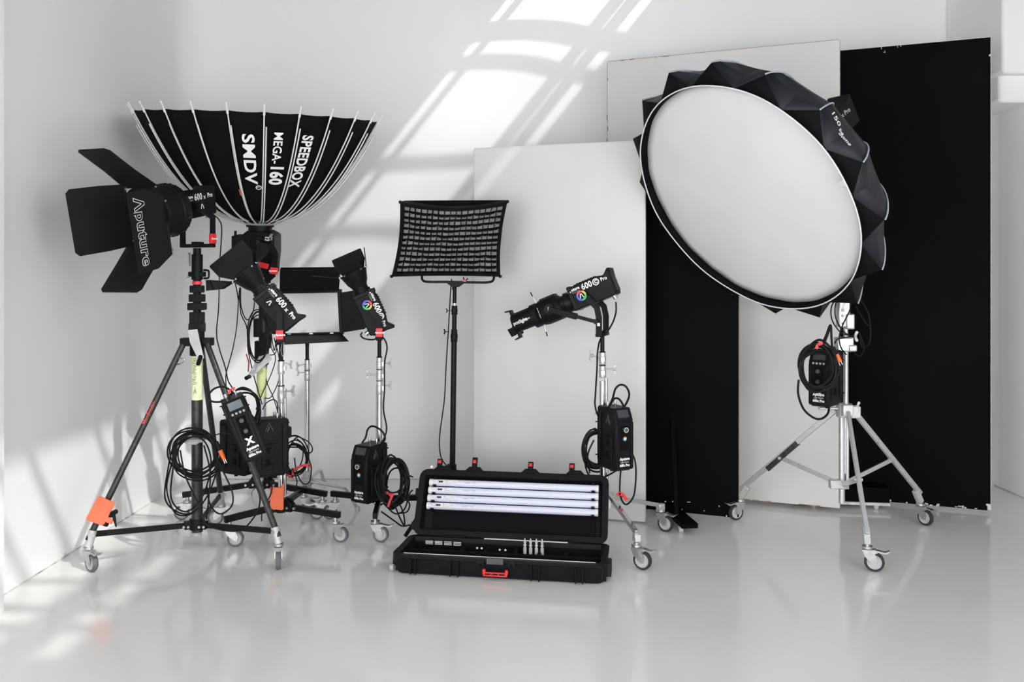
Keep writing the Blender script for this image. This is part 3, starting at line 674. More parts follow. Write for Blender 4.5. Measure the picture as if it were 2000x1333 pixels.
# 2: lamp on stand B
base2 = cB + V((0, 0, zB(664)))
T, B, Y = light_head('reflector_light', 'black lamp tilted up left with dark flap doors, before the flat panel lamp', base2, 180 + 10, 50, (.055, .225), yw=.095,
                     path=[(.055, .225), (.030, .205), (.0, .17), (0, .0)])
L2 = T
xr = reflector(T, B, r1=.092, L=.15)
for (sd, an, w0, w1, L_, fo) in ((0, 22, .14, .24, .155, 0), (180, 34, .14, .22, .155, 0), (90, 42, .12, .15, .13, 1), (270, 46, .12, .18, .15, 1)):
    door_leaf(T, B, xr, .088, sd, an, w0, w1, L_, fo, cut=.008)
b = mb(T); b.tube([base2 + V((.02, -.02, -.01)), base2 + V((.028, -.03, -.06)), base2 + V((.018, -.03, -.095)), base2 + V((.008, -.03, -.06)), base2 + V((.014, -.02, -.01))], .0022, 6); b.build('steel_loop', STEEL, T)

# 3: lamp on stand C
base3 = cC + V((0, 0, zC(659)))
T, B, Y = light_head('reflector_light', 'black lamp pointing up with coloured ring badge and flap doors, left of gridded panel', base3, 180 + 8, 66, (.072, .205), rgb=True, yw=.095,
                     path=[(.072, .205), (.05, .175), (.0, .12), (0, .0)])
L3 = T
xr = reflector(T, B, r1=.088, L=.14)
for (sd, an, w0, w1, L_, fo) in ((0, 40, .13, .13, .13, 0), (180, 32, .14, .20, .15, 0), (270, 62, .14, .24, .17, 0), (90, 18, .12, .16, .12, 0)):
    door_leaf(T, B, xr, .088, sd, an, w0, w1, L_, fo, cut=.006)

# 4: spotlight on stand D
base4 = cD + V((-.004, 0, zD(652)))
T, B, Y = light_head('spotlight', 'black lamp with long spotlight barrel tilted down left, coloured ring badge', base4, 180 - 19, -22, (.098, .222), rgb=True, tape=False, yw=.09,
                     path=[(.098, .222), (.06, .205), (.012, .155), (0, .10), (0, .0)])
L4 = T
b = mb(T, B)
b.lathe([(.08, .052), (.10, .060), (.125, .062), (.13, .052), (.155, .052)], None, 28); b.build('mount_ring', BLACK2, T)
b = mb(T, B); b.lathe([(.15, .055), (.165, .070), (.185, .076), (.285, .076), (.30, .070), (.305, .058)], None, 12); b.box((.22, 0, .068), (.10, .07, .022)); b.box((.22, 0, -.068), (.10, .07, .02)); b.build('shutter_housing', BLACK, T, bevel=.003)
b = mb(T, B); b.lathe([(.30, .060), (.31, .072), (.345, .072), (.35, .056), (.46, .054), (.465, .058), (.475, .058)], None, 28); b.box((.40, 0, .0555), (.12, .03, .012)); b.build('lens_tube', BLACK, T)
b = mb(T, B); b.lathe([(.470, .052), (.474, 0)], None, 24, cap=False); b.build('front_lens', GLASS, T)
for (y_, z_) in ((0, 1), (.87, -.5), (-.87, -.5), (0, -1)):
    s = V((0, y_, z_)); b = mb(T, B); b.bar(V((.468, 0, 0)) + s * .052, V((.468, 0, 0)) + s * .088, .05, .012, (1, 0, 0)); b.bar(V((.468, 0, 0)) + s * .084, V((.50, 0, 0)) + s * .088, .055, .008, s); b.build('gel_clip', BLACK2, T, bevel=.002)
for s in (1, -1):
    b = mb(T, B); b.bar((.295, .02, s * .07), (.302, .02, s * .115), .003, .004); bl = b.build('shutter_blade', CHROME, T)
    b = mb(T, B); b.cyl((.302, .02, s * .112), (.305, .02, s * .14), .0035); b.build('blade_grip', BLACK, bl)
b = mb(T, B); b.bar((.285, .074, .035), (.285, .074, -.03), .002, .0025); b.build('gobo_slot', CHROME, T)
b = mb(T, B); b.cyl((.215, .06, 0), (.215, .092, 0), .032, n=22); b.build('support_knob', BLACK2, T, bevel=.002)
fm4 = lambda x, z, e: B @ M(((-1, 0, 0, x), (0, 0, 1, e), (0, 1, 0, z), (0, 0, 0, 1)))
lettering(T, 'Spotlight', .030, fm4(.425, .0, .0562), WHITEP, bold=.0007); lettering(T, 'Mount', .014, fm4(.372, .0, .0575), WHITEP, bold=.0004)
lettering(T, 'Λ', .03, fm4(.215, 0, .0926), WHITEP, bold=.001)
pa = B @ V((.215, .098, 0)); pb = Y @ V((.02, .10, .075))
b = mb(T); b.bar(pa, pa.lerp(pb, .62), .020, .036, (0, 0, 1)); ar = b.build('support_arm', BLACK, T, bevel=.004)
b = mb(T); b.bar(pa.lerp(pb, .60), pb, .016, .020, (0, 0, 1)); b.cyl(pb - V((0, .02, 0)), pb + V((0, .0, 0)) + V((0, -.006, 0)), .014); b.build('arm_rod', BLACK2, ar)
lettering(T, '▮', .02, face_m(Y @ V((0, .1002, .055)), (1, 0, 0), (0, 0, 1)), GREYP) if 0 else None
b = mb(T, Y); b.box((-.002, .1055, .058), (.016, .001, .018)); b.build('white_sticker', WHITEP, T)

# 5: large lamp under the deep softbox, beam straight up
baseA = V((at(521, 0, YA).x, YA - .02, zA(552)))
T = thing('studio_light', 'big square black lamp pointing straight up into the deep softbox', 'studio light', baseA)
ax = V((.035, -.13, 1)).normalized()
apex = V((at(508, 0, YA).x, YA, zA(432)))
UB = frame(apex - ax * .005, ax, (-1, 0, 0))           # x along the beam (up), z to the camera's left
vy = V((0, -1, 0))
def ub(x, r, c):  # x up the beam, r to the right, c to the camera
    rt = vy.cross(ax).normalized() * -1; rt = rt if rt.x > 0 else -rt; cm = rt.cross(ax); cm = cm if cm.y < 0 else -cm
    return apex + ax * x + rt * r + cm * c
rt = V((1, 0, 0)); rt = (rt - ax * rt.dot(ax)).normalized(); cm = ax.cross(rt); cm = cm if cm.y < 0 else -cm
HM = M((rt, cm * -1, ax)).transposed().to_4x4(); HM.translation = apex      # local: x right, y away, z up the beam
b = mb(T, HM); b.lathe([(0, .075), (.02, .075), (.022, .088), (.045, .088), (.055, .075)], M.Translation((.0, 0, -.06)) @ M.Rotation(R_(-90), 4, 'Y'), 28); b.build('mount_ring', BLACK2, T)
b = mb(T, HM); b.poly([(-.06, -.06), (.065, -.06), (.115, -.085), (.115, -.20), (.10, -.34), (.06, -.36), (-.06, -.36), (-.08, -.30), (-.09, -.085)], -.09, .09); b.build('body', BLACK, T, bevel=.008)
b = mb(T, HM); b.box((-.115, -.02, -.20), (.085, .15, .21)); b.build('side_box', LEAF, T, bevel=.005)
b = mb(T, HM); b.cyl((-.145, -.05, -.095), (-.145, -.05, -.065), .008); b.box((-.135, -.05, -.18), (.02, .10, .05)); b.build('side_fitting', BLACK2, T)
b = mb(T, HM); b.box((-.105, -.096, -.335), (.07, .01, .015), M.Rotation(0, 4, 'Y')); b.build('red_tape', RED, T)
kp = HM @ V((.018, -.118, -.13))
b = mb(T); b.cyl(HM @ V((.018, -.085, -.13)), kp, .042, n=26); b.build('pivot_knob', BLACK, T, bevel=.003)
b = mb(T); e1 = at(538, 498, YA - .12); e2 = at(534, 535, YA - .12); e3 = at(521, 547, YA - .1)
def band(pts, w_, d_):
    for p, q in zip(pts[:-1], pts[1:]): b.bar(p, q + (q - p).normalized() * .004, d_, w_, (1, 0, 0))
band([kp + V((0, -.008, 0)), at(529, 478, YA - .12), e1, e2, e3], .042, .016); b.build('yoke_arm', BLACK, T, bevel=.003)
b = mb(T); band([HM @ V((.0, .11, -.13)), at(530, 490, YA + .1), at(530, 535, YA + .1), at(521, 550, YA + .06)], .042, .016); b.build('yoke_arm', BLACK, T, bevel=.003)
b = mb(T); b.bar(e3 + V((0, 0, -.01)), at(521, 550, YA + .08), .05, .022); b.build('yoke_base', BLACK, T, bevel=.003)
b = mb(T); q0 = at(536, 523, YA - .12); q1 = at(534, 536, YA - .12); b.bar(q0, q1, .022, .048, (1, 0, 0)); tp = b.build('red_tape', RED, T, bevel=.003)
lettering(tp, 'Aputure', .016, face_m((q0 + q1) / 2 + V((-.002, -.012, 0)), (1, 0, 0), (0, 0, 1)), WHITEP, bold=.0006)
b = mb(T); b.bar(at(503, 516, YA - .12), at(524, 521, YA - .12), .02, .034, (0, 0, 1)); b.build('red_tape', RED, T, bevel=.003)
fA = lambda x, z: face_m(HM @ V((x, -.0906, z)), -ax, rt)
lettering(T, 'light storm', .026, fA(.099, -.13), GREYP, bold=.0006); lettering(T, '1200d', .036, fA(.070, -.13), WHITEP, bold=.002, sx=.9)
lettering(T, 'Λ', .03, face_m(kp + V((0, -.001, 0)), rt, ax), GREYP, bold=.001)
L5 = T

# ------------------------------------------------------------------ deep softbox (20 rods)
NG, SG_, AOF = 24, 15.0, 3.0
T = thing('deep_parabolic_softbox', 'wide bowl-shaped black softbox with white rods opening upwards, lettered SPEEDBOX', 'softbox', apex); PB = T
RIM, DEP = .745, .665
def rr_(t): return RIM * (.035 + .965 * t ** .43) if t > 0 else .055
def bowl(t, a, out=0.0):
    """t 0..1 along a rod, a azimuth in degrees from the camera side (positive to the right)"""
    r = max(.07, RIM * t ** .43) if t > 0 else .07
    A = R_(a)
    return HM @ V(((r + out * .75) * math.sin(A), -(r + out * .75) * math.cos(A), t * DEP - out * .65))
TS = [0, .004, .015, .035, .07, .12, .18, .26, .36, .48, .62, .78, .90, 1.0]
def gore(t, a0, u, out=0.0):   # straight cloth between two rods
    return bowl(t, a0, out).lerp(bowl(t, a0 + SG_, out), u)
for i in range(NG):
    a0 = i * SG_ + AOF
    b = mb(T); vs = []; fs = []; U = [0, .25, .5, .75, 1]
    for t in TS:
        for u in U: vs.append(gore(t, a0, u, -.02 * math.sin(math.pi * u) * math.sin(math.pi * t)) + (HM.to_3x3() @ V((0, 0, -.006 * math.sin(math.pi * u))) if t == 1.0 else V((0, 0, 0))))
    for j in range(len(TS) - 1):
        for k in range(4): fs.append((j * 5 + k, j * 5 + k + 1, (j + 1) * 5 + k + 1, (j + 1) * 5 + k))
    b.add(vs, fs); o = b.build('fabric_panel', FAB, T, fixn=False); sd = o.modifiers.new('solid', 'SOLIDIFY'); sd.thickness = .0015
    b = mb(T); dirT = (bowl(1.0, a0, .012) - bowl(.9, a0, .012)).normalized()
    end = bowl(1.0, a0, .012) + dirT * .048
    b.tube([bowl(t, a0, .010) for t in TS[2:]] + [end], .0042, 6, 3)
    rb = b.build('rod', WRIB, T)
    b = mb(T); off = V((1, 0, 0)).cross(V((0, 0, 1)))
    b.tube([bowl(t, a0 + (.9 / max(.25, t ** .43)), .024) for t in TS[1:-1]] , .0038, 6, 3); b.build('strut_rod', WRIB, rb)
    b = mb(T); b.cyl(bowl(.985, a0, .012), bowl(1.0, a0, .012) + dirT * .012, .0068, n=8); b.build('rod_sleeve', WRIB, rb)
    b = mb(T); b.cyl(end - dirT * .002, end + dirT * .010, .0058, n=8); b.build('rod_tip', WPIPE, rb)
b = mb(T, HM); zz = M.Rotation(R_(-90), 4, 'Y')
b.lathe([(-.022, .06), (-.022, .10), (-.008, .115), (.002, .11), (.006, .07)], zz, 40)
b.build('speed_ring', CAST, T)
for i in range(NG):
    a = R_(i * SG_ + 7.5); b = mb(T, HM); p = V((math.sin(a) * .125, -math.cos(a) * .125, -.002))
    b.bar(p * .8, p * 1.22 + V((0, 0, .01)), .018, .022); b.build('ring_hinge', BLACK, T, bevel=.002)
b = mb(T, HM)
for i in (0, 1, 22, 23, 2, 3, 21):
    a = R_(i * SG_); b.box((math.sin(a) * .122, -math.cos(a) * .122, .004), (.012, .012, .010))
b.build('release_buttons', TEAL, T)
def bowltext(body, size, a0, um, tm, bold, sx=1.0, mat_=WHITEP, space=1.0):
    """writing reads down the rod: x runs towards the apex, y to the right. um: place across the panel, tm: place along it"""
    a0 += AOF
    # arc length table along the rod
    tab = [(1 - k / 200) for k in range(200)]; s = [0.0]
    for k in range(199): s.append(s[-1] + (bowl(tab[k + 1], a0 + 7.5) - bowl(tab[k], a0 + 7.5)).length)
    def T_of(d):
        d = max(0, min(s[-1] - 1e-6, d))
        lo, hi = 0, 199
        while hi - lo > 1:
            md = (lo + hi) // 2
            if s[md] > d: hi = md
            else: lo = md
        f = (d - s[lo]) / (s[hi] - s[lo]); return tab[lo] + (tab[hi] - tab[lo]) * f
    def fn(x, y):
        t = T_of(tm + x); wd = (bowl(t, a0 + SG_) - bowl(t, a0)).length
        return gore(t, a0, min(1.1, max(-.1, um + y / wd)), .012)
    lettering(T, body, size, None, mat_, bold, sx, space, fn=fn)
bowltext('SMDV', .092, 0, .50, .30, .0024, 1.40, space=1.04)
b = mb(T)
bowltext('®', .045, 0, .80, .50, .001)
bowltext('MEGA-', .070, 15, .44, .215, .0012, 1.0)
bowltext('160', .100, 15, .50, .40, .0040, .95, space=1.05)
bowltext('SPEEDBOX', .092, 30, .40, .305, .0030, .80, space=1.05)
# small orange woven tag
b = mb(T); b.plate([gore(.35, -12, .93, .02), gore(.35, -12, 1.0, .03), gore(.30, -12, 1.0, .03), gore(.30, -12, .93, .02)], .002); b.build('woven_tag', ORANGE2, T)

# ------------------------------------------------------------------ round softbox at the right
YS = 4.72; cS = at(1448, 395.7, YS); RS = .700; NP = 16
ray = (cS - V((0, 0, H))).normalized(); c_ = -ray
r_ = V((-ray.y, ray.x, 0)).normalized() * -1; r_ = r_ if r_.x > 0 else -r_
u_ = r_.cross(c_) * 1; u_ = u_ if u_.z > 0 else -u_
th = .88; phi = .7207
nS = (c_ * math.cos(th) + (-r_ * math.cos(phi) - u_ * math.sin(phi)) * math.sin(th)).normalized()      # where the face looks
e1_ = (r_ * math.sin(phi) * -1 + u_ * math.cos(phi)); e1_ = (e1_ - nS * e1_.dot(nS)).normalized(); e2_ = nS.cross(e1_)
T = thing('round_softbox', 'large round white-faced softbox with black pleated back, tilted down on the silver stand', 'softbox', cS); DS = T
def dome(r, a, h):
    r *= .988; h *= .95  # h: depth behind the face
    A = R_(a); return cS + (e1_ * math.cos(A) + e2_ * math.sin(A)) * r - nS * h
rodp = [(.818, .045), (.795, .11), (.735, .22), (.655, .32), (.54, .42), (.40, .52), (.24, .61), (.10, .66)]
midp = [(.712, .000), (.735, .11), (.715, .22), (.64, .32), (.53, .42), (.392, .52), (.235, .61), (.098, .66)]
A0 = 6
for i in range(NP):
    a = A0 + i * 360 / NP; st = 360 / NP
    b = mb(T); vs = []; fs = []
    for (rr1, h1), (rm, hm) in zip(rodp, midp):
        vs += [dome(rr1, a, h1), dome(rm, a + st / 2, hm), dome(rr1, a + st, h1)]
    for j in range(len(rodp) - 1):
        for k in (0, 1): fs.append((j * 3 + k, j * 3 + k + 1, (j + 1) * 3 + k + 1, (j + 1) * 3 + k))
    b.add(vs, fs); o = b.build('back_panel', FABB, T, fixn=False, ang=12); sd = o.modifiers.new('solid', 'SOLIDIFY'); sd.thickness = .0015; sd.offset = 0
    b = mb(T)                                             # dark pleat between two corners of the cloth and the rim
    b.add([dome(.712, a - st / 2, .0), dome(.818, a, .045), dome(.712, a + st / 2, .0), dome(.712, a, .004)], [(0, 1, 3), (3, 1, 2)])
    o = b.build('corner_pleat', SOOT, T, fixn=False); sd = o.modifiers.new('solid', 'SOLIDIFY'); sd.thickness = .001
    b = mb(T); b.tube([dome(q + .004, a, h + .003) for q, h in rodp[:5]], .0042, 6, 3); b.build('piping', PIPE, T)
b = mb(T); vs = []; fs = []; N = 96
for k in range(N):
    a = k * 360 / N; w_ = .004 * math.sin(7 * R_(a)) * math.sin(3 * R_(a) + 1)
    vs += [dome(.716, a, -.006 + w_), dome(.700, a, .045)]
for k in range(N): fs.append((2 * k, 2 * ((k + 1) % N), 2 * ((k + 1) % N) + 1, 2 * k + 1))
b.add(vs, fs); o = b.build('inner_rim_band', FAB, T, fixn=False); sd = o.modifiers.new('solid', 'SOLIDIFY'); sd.thickness = .004
b = mb(T); P = []
for k in range(N + 1):
    a = k * 360 / N; w_ = .004 * math.sin(7 * R_(a)) * math.sin(3 * R_(a) + 1); P.append(dome(.717, a, -.008 + w_))
b.tube(P, .0038, 6, 0); b.build('rim_piping', WPIPE, T)
b = mb(T); vs = [dome(0, 0, .012)]; fs = []; rings = 14; N2 = 72
for j in range(1, rings + 1):
    for k in range(N2):
        q = j / rings; a = k * 360 / N2
        h = .012 + .028 * q ** 3 + .0022 * math.sin(R_(a) * 9 + q * 4) * q + .0015 * math.sin(R_(a) * 23) * q ** 4
        vs.append(dome(.703 * q, a, h))
for k in range(N2): fs.append((0, 1 + k, 1 + (k + 1) % N2))
for j in range(rings - 1):
    for k in range(N2): fs.append((1 + j * N2 + k, 1 + j * N2 + (k + 1) % N2, 1 + (j + 1) * N2 + (k + 1) % N2, 1 + (j + 1) * N2 + k))
b.add(vs, fs); o = b.build('diffuser', DIFF, T, ang=80); sd = o.modifiers.new('solid', 'SOLIDIFY'); sd.thickness = .0015
# pull tab on the rim
ta = min(range(360), key=lambda a: (dome(.70, a, 0) - at(1612, 292, YS)).length)
b = mb(T); b.plate([dome(.715, ta - 1.5, -.012), dome(.715, ta + 1.5, -.012), dome(.66, ta + .8, -.004), dome(.66, ta - .5, -.004)], .003); b.build('pull_tab', WPIPE, T)
# print on the back panel that faces up and right
def panel_point(i, q, u):
    """q runs along the rods (0 front, 7 apex), u across one back panel"""
    k = min(6, int(q)); f = q - k
    r1, h1 = (rodp[k][n_] + (rodp[k + 1][n_] - rodp[k][n_]) * f for n_ in (0, 1)); r2, h2 = (midp[k][n_] + (midp[k + 1][n_] - midp[k][n_]) * f for n_ in (0, 1))
    st = 360 / NP; a = A0 + i * st; mid = dome(r2, a + st / 2, h2)
    return dome(r1, a, h1).lerp(mid, u * 2) if u < .5 else mid.lerp(dome(r1, a + st, h1), u * 2 - 1)
def print_at(body, size, tx, ty, ang, bold=.0006):
    best = None
    for i in range(NP):
        for q10 in range(2, 66, 2):
            for u10 in range(1, 20):
                p = panel_point(i, q10 / 10, u10 / 20); n_ = (panel_point(i, q10 / 10 + .05, u10 / 20) - p).cross(panel_point(i, q10 / 10, u10 / 20 + .02) - p).normalized()
                if n_.dot(p - dome(0, 0, .35)) < 0: n_ = -n_
                if n_.dot(V((0, 0, H)) - p) < .05: continue
                d_ = math.hypot(CX + p.x * F / p.y - tx, HY - (p.z - H) * F / p.y - ty)
                if best is None or d_ < best[0]: best = (d_, p, n_)
    _, p, n_ = best
    up = V((-math.sin(R_(ang)), 0, math.cos(R_(ang)))); rt_ = up.cross(n_).normalized()
    lettering(T, body, size, face_m(p + n_ * .006, rt_, n_.cross(rt_)), WHITEP, bold)
print_at('150', .055, 1630, 232, -60); print_at('light', .030, 1640, 262, -60); print_at('dome', .038, 1648, 275, -60)
# lamp head behind it
bk = cS - nS * .72
T = thing('studio_light', 'black lamp mostly hidden behind the round softbox, with a red mark', 'studio light', bk); L6 = T
HB = frame(bk, -nS)
b = mb(T, HB); b.lathe([(0, .07), (.03, .085), (.05, .085), (.06, .07)], None, 24); b.build('mount_ring', BLACK2, T)
b = mb(T, HB); b.poly([(.05, -.07), (.05, .07), (.09, .085), (.27, .085), (.31, .11), (.325, .105), (.32, -.075), (.09, -.085)], -.075, .075); b.build('body', BLACK, T, bevel=.007)
lettering(T, '600x Pro', .04, face_m(HB @ V((.20, -.0756, .03)), HB.to_3x3() @ V((1, 0, 0)), HB.to_3x3() @ V((0, 0, 1))), GREYP, bold=.0008)
b = mb(T, HB); b.box((.322, 0, .03), (.012, .10, .06)); b.build('red_mark', REDP, T)
b = mb(T, HB); b.cyl((.12, -.105, 0), (.12, .105, 0), .032, n=22); b.build('pivot_knob', BLACK2, T)
topG = cG + V((0, 0, zG(560))); pv = HB @ V((.12, 0, 0))
b = mb(T); yd = HB.to_3x3() @ V((0, 1, 0)); yd.z = 0; yd.normalize()
for s in (-1, 1):
    a_ = pv + yd * s * .10; c2 = topG + V((0, 0, .03)) + yd * s * .10
    b.bar(a_, c2, .012, .036, yd.cross(V((0, 0, 1))))
b.bar(topG + V((0, 0, .03)) - yd * .10, topG + V((0, 0, .03)) + yd * .10, .04, .014); b.cyl(topG - V((0, 0, .02)), topG + V((0, 0, .03)), .02); b.build('yoke', BLACK, T)

# ------------------------------------------------------------------ honeycomb panel on stand F
T = thing('gridded_panel_softbox', 'rectangular black softbox with a fabric honeycomb grid, centre of the row', 'softbox', at(886, 545, YF)); GP = T
c00, c10, c11, c01 = at(782, 395, 5.20), at(991, 394, 5.20), at(977, 540, 5.32), at(765, 540, 5.32)
nf = (c10 - c00).cross(c01 - c00).normalized(); nf = nf if nf.y < 0 else -nf
def gp(u, v, out=0.0):
    p = c00.lerp(c10, u).lerp(c01.lerp(c11, u), v)
    sag = (V((0, 0, -.036)) * (1 - v) + V((0, 0, .006)) * v) * math.sin(math.pi * u) + ((c10 - c00).normalized() * (.018 * (1 - u) - .018 * u)) * math.sin(math.pi * v)
    return p + sag + nf * out
b = mb(T)
per = [(u / 12, 0) for u in range(12)] + [(1, v / 8) for v in range(8)] + [(1 - u / 12, 1) for u in range(12)] + [(0, 1 - v / 8) for v in range(8)]
n = len(per); vs = []
def ins(u, v, k): return (k + u * (1 - 2 * k), k * 1.4 + v * (1 - 2.8 * k))
for (u, v) in per:
    iu, iv = ins(u, v, .034)
    vs += [gp(u, v, .012), gp(iu, iv, .012), gp(iu, iv, -.05), gp(u, v, -.03), gp(*ins(u, v, .02), -.14)]
fs = []
for i in range(n):
    j = (i + 1) % n
    fs += [(5 * i, 5 * j, 5 * j + 1, 5 * i + 1), (5 * i + 1, 5 * j + 1, 5 * j + 2, 5 * i + 2), (5 * i, 5 * i + 3, 5 * j + 3, 5 * j), (5 * i + 3, 5 * i + 4, 5 * j + 4, 5 * j + 3)]
b.add(vs, fs); b.build('frame_fabric', FAB, T, fixn=False)
b = mb(T); 
G = 12; vs = [gp(*ins(u / G, v / G, .03), -.030) for v in range(G + 1) for u in range(G + 1)]
b.add(vs, [(v * (G + 1) + u, v * (G + 1) + u + 1, (v + 1) * (G + 1) + u + 1, (v + 1) * (G + 1) + u) for v in range(G) for u in range(G)]); o = b.build('diffuser', DIFG, T, fixn=False)
b = mb(T); b.box((0, 0, 0), (.50, .05, .30), frame(gp(.5, .5, -.12), (c10 - c00), c00 - c01)); b.build('lamp_body', BLACK, T, bevel=.01)
b = mb(T); vs = [gp(*ins(u, v, .02), -.14) for u, v in ((0, 0), (1, 0), (1, 1), (0, 1))]; b.add(vs, [(0, 1, 2, 3)]); b.build('rear_fabric', FAB, T, fixn=False)
for u, v in ((0, 0), (1, 0), (1, 1), (0, 1)):
    b = mb(T); b.ball(gp(u, v, .002), .011); b.build('corner_cap', BLACK, T)
rg = random.Random(11); NC, NR = 17, 12
ju = [[rg.uniform(-.006, .006) for _ in range(NR + 1)] for _ in range(NC + 1)]; jv = [[rg.uniform(-.012, .012) for _ in range(NR + 1)] for _ in range(NC + 1)]
def node(i, j, out):
    u, v = ins(i / NC, j / NR, .03); return gp(u + (ju[i][j] if 0 < i < NC else 0) * (1 if out > 0 else .4), v + (jv[i][j] if 0 < j < NR else 0) * (1 if out > 0 else .4), out)
for j in range(1, NR):
    b = mb(T); vs = []; fs = []
    for i in range(NC * 2 + 1):
        k = i // 2
        if i % 2 == 0: fr, bkk = node(k, j, .008), node(k, j, -.029)
        else: fr = (node(k, j, .008) + node(k + 1, j, .008)) / 2 + V((0, 0, -.004)); bkk = (node(k, j, -.029) + node(k + 1, j, -.029)) / 2
        vs += [fr, bkk]
    for i in range(NC * 2): fs.append((2 * i, 2 * i + 2, 2 * i + 3, 2 * i + 1))
    b.add(vs, fs); o = b.build('grid_strip', FAB, T, fixn=False); sd = o.modifiers.new('solid', 'SOLIDIFY'); sd.thickness = .006; sd.offset = 0
for i in range(1, NC):
    b = mb(T); vs = []; fs = []
    for j in range(NR + 1): vs += [node(i, j, .006), node(i, j, -.029)]
    for j in range(NR): fs.append((2 * j, 2 * j + 2, 2 * j + 3, 2 * j + 1))
    b.add(vs, fs); o = b.build('grid_strip', FAB, T, fixn=False); sd = o.modifiers.new('solid', 'SOLIDIFY'); sd.thickness = .0045; sd.offset = 0
b = mb(T)
p0, p1, p2, p3 = at(824, 536, 5.36), at(826, 548, 5.33), at(840, 551, 5.3), at(878, 551, 5.3)
b.tube([at(823, 500, 5.40), p0, p1, p2, p3, at(925, 552, 5.3), at(950, 552, 5.31), at(962, 549, 5.33), at(965, 538, 5.36), at(966, 500, 5.40)], .0075, 8, 5); b.build('yoke', BLACK2, T)
b = mb(T); b.poly([(-.055, .012), (.055, .012), (.05, -.004), (.018, -.026), (-.018, -.026), (-.05, -.004)], -.03, .03, M.Translation(at(890, 553, 5.29))); b.cyl(at(888, 556, 5.30), at(887, 567, 5.30), .014); b.build('yoke_bracket', BLACK, T, bevel=.003)
b = mb(T); b.box(at(907, 549, 5.27), (.02, .02, .012)); b.build('red_lever', REDP, T)

# ------------------------------------------------------------------ flat panel lamp with four doors on stand E
T = thing('panel_light', 'flat white-faced panel lamp with four black doors, behind the tilted lamp', 'studio light', at(600, 668, YE)); PL = T
Yp = 5.90
q = [at(548, 574, Yp), at(660, 572, Yp), at(664, 648, Yp), at(550, 651, Yp)]
bx0 = [at(541, 567, Yp + .01), at(667, 565, Yp + .01), at(671, 654, Yp + .01), at(543, 657, Yp + .01)]
b = mb(T); b.plate(bx0, .05, V((0, -1, 0))); 
b.build('housing', BLACK2, T, bevel=.004)
b = mb(T); b.plate([p + V((0, -.022, 0)) for p in q], .006, V((0, -1, 0))); b.build('diffuser', DIFF, T)
b = mb(T); b.plate([at(546, 570, Yp - .02), at(662, 568, Yp - .02), at(665, 525, Yp - .12), at(662, 522, Yp - .12), at(549, 523, Yp - .12), at(547, 526, Yp - .12)], .003); dA = b.build('barn_door', LEAF, T)
b = mb(T); b.plate([at(666, 572, Yp - .02), at(669, 650, Yp - .02), at(712, 643, Yp + .02), at(715, 640, Yp + .02), at(713, 570, Yp + .02), at(700, 566, Yp + .02)], .003); dB = b.build('barn_door', LEAF, T)
b = mb(T); b.plate([at(548, 655, Yp - .02), at(667, 652, Yp - .02), at(681, 667, Yp - .27), at(540, 674, Yp - .27)], .003); dC = b.build('barn_door', LEAF, T)
b = mb(T); b.plate([at(545, 575, Yp - .02), at(545, 655, Yp - .02), at(510, 650, Yp - .06), at(509, 600, Yp - .06)], .003); dD = b.build('barn_door', LEAF, T)
for (dr, sp) in ((dA, ((565, 570), (603, 569), (648, 568))), (dC, ((565, 653), (608, 652), (648, 651))), (dB, ((668, 575), (669, 608), (670, 645)))):
    for x, y in sp:
        b = mb(T); b.box(at(x, y, Yp - .03), (.024, .012, .008) if dr is not dB else (.008, .012, .024)); b.build('hinge', STEEL if dr is dC else BLACK, dr)
b = mb(T); b.cyl(at(600, 676, YE), at(600, 655, YE), .014); b.box(at(600, 655, YE + .0), (.08, .05, .02)); b.build('mount', BLACK, T)

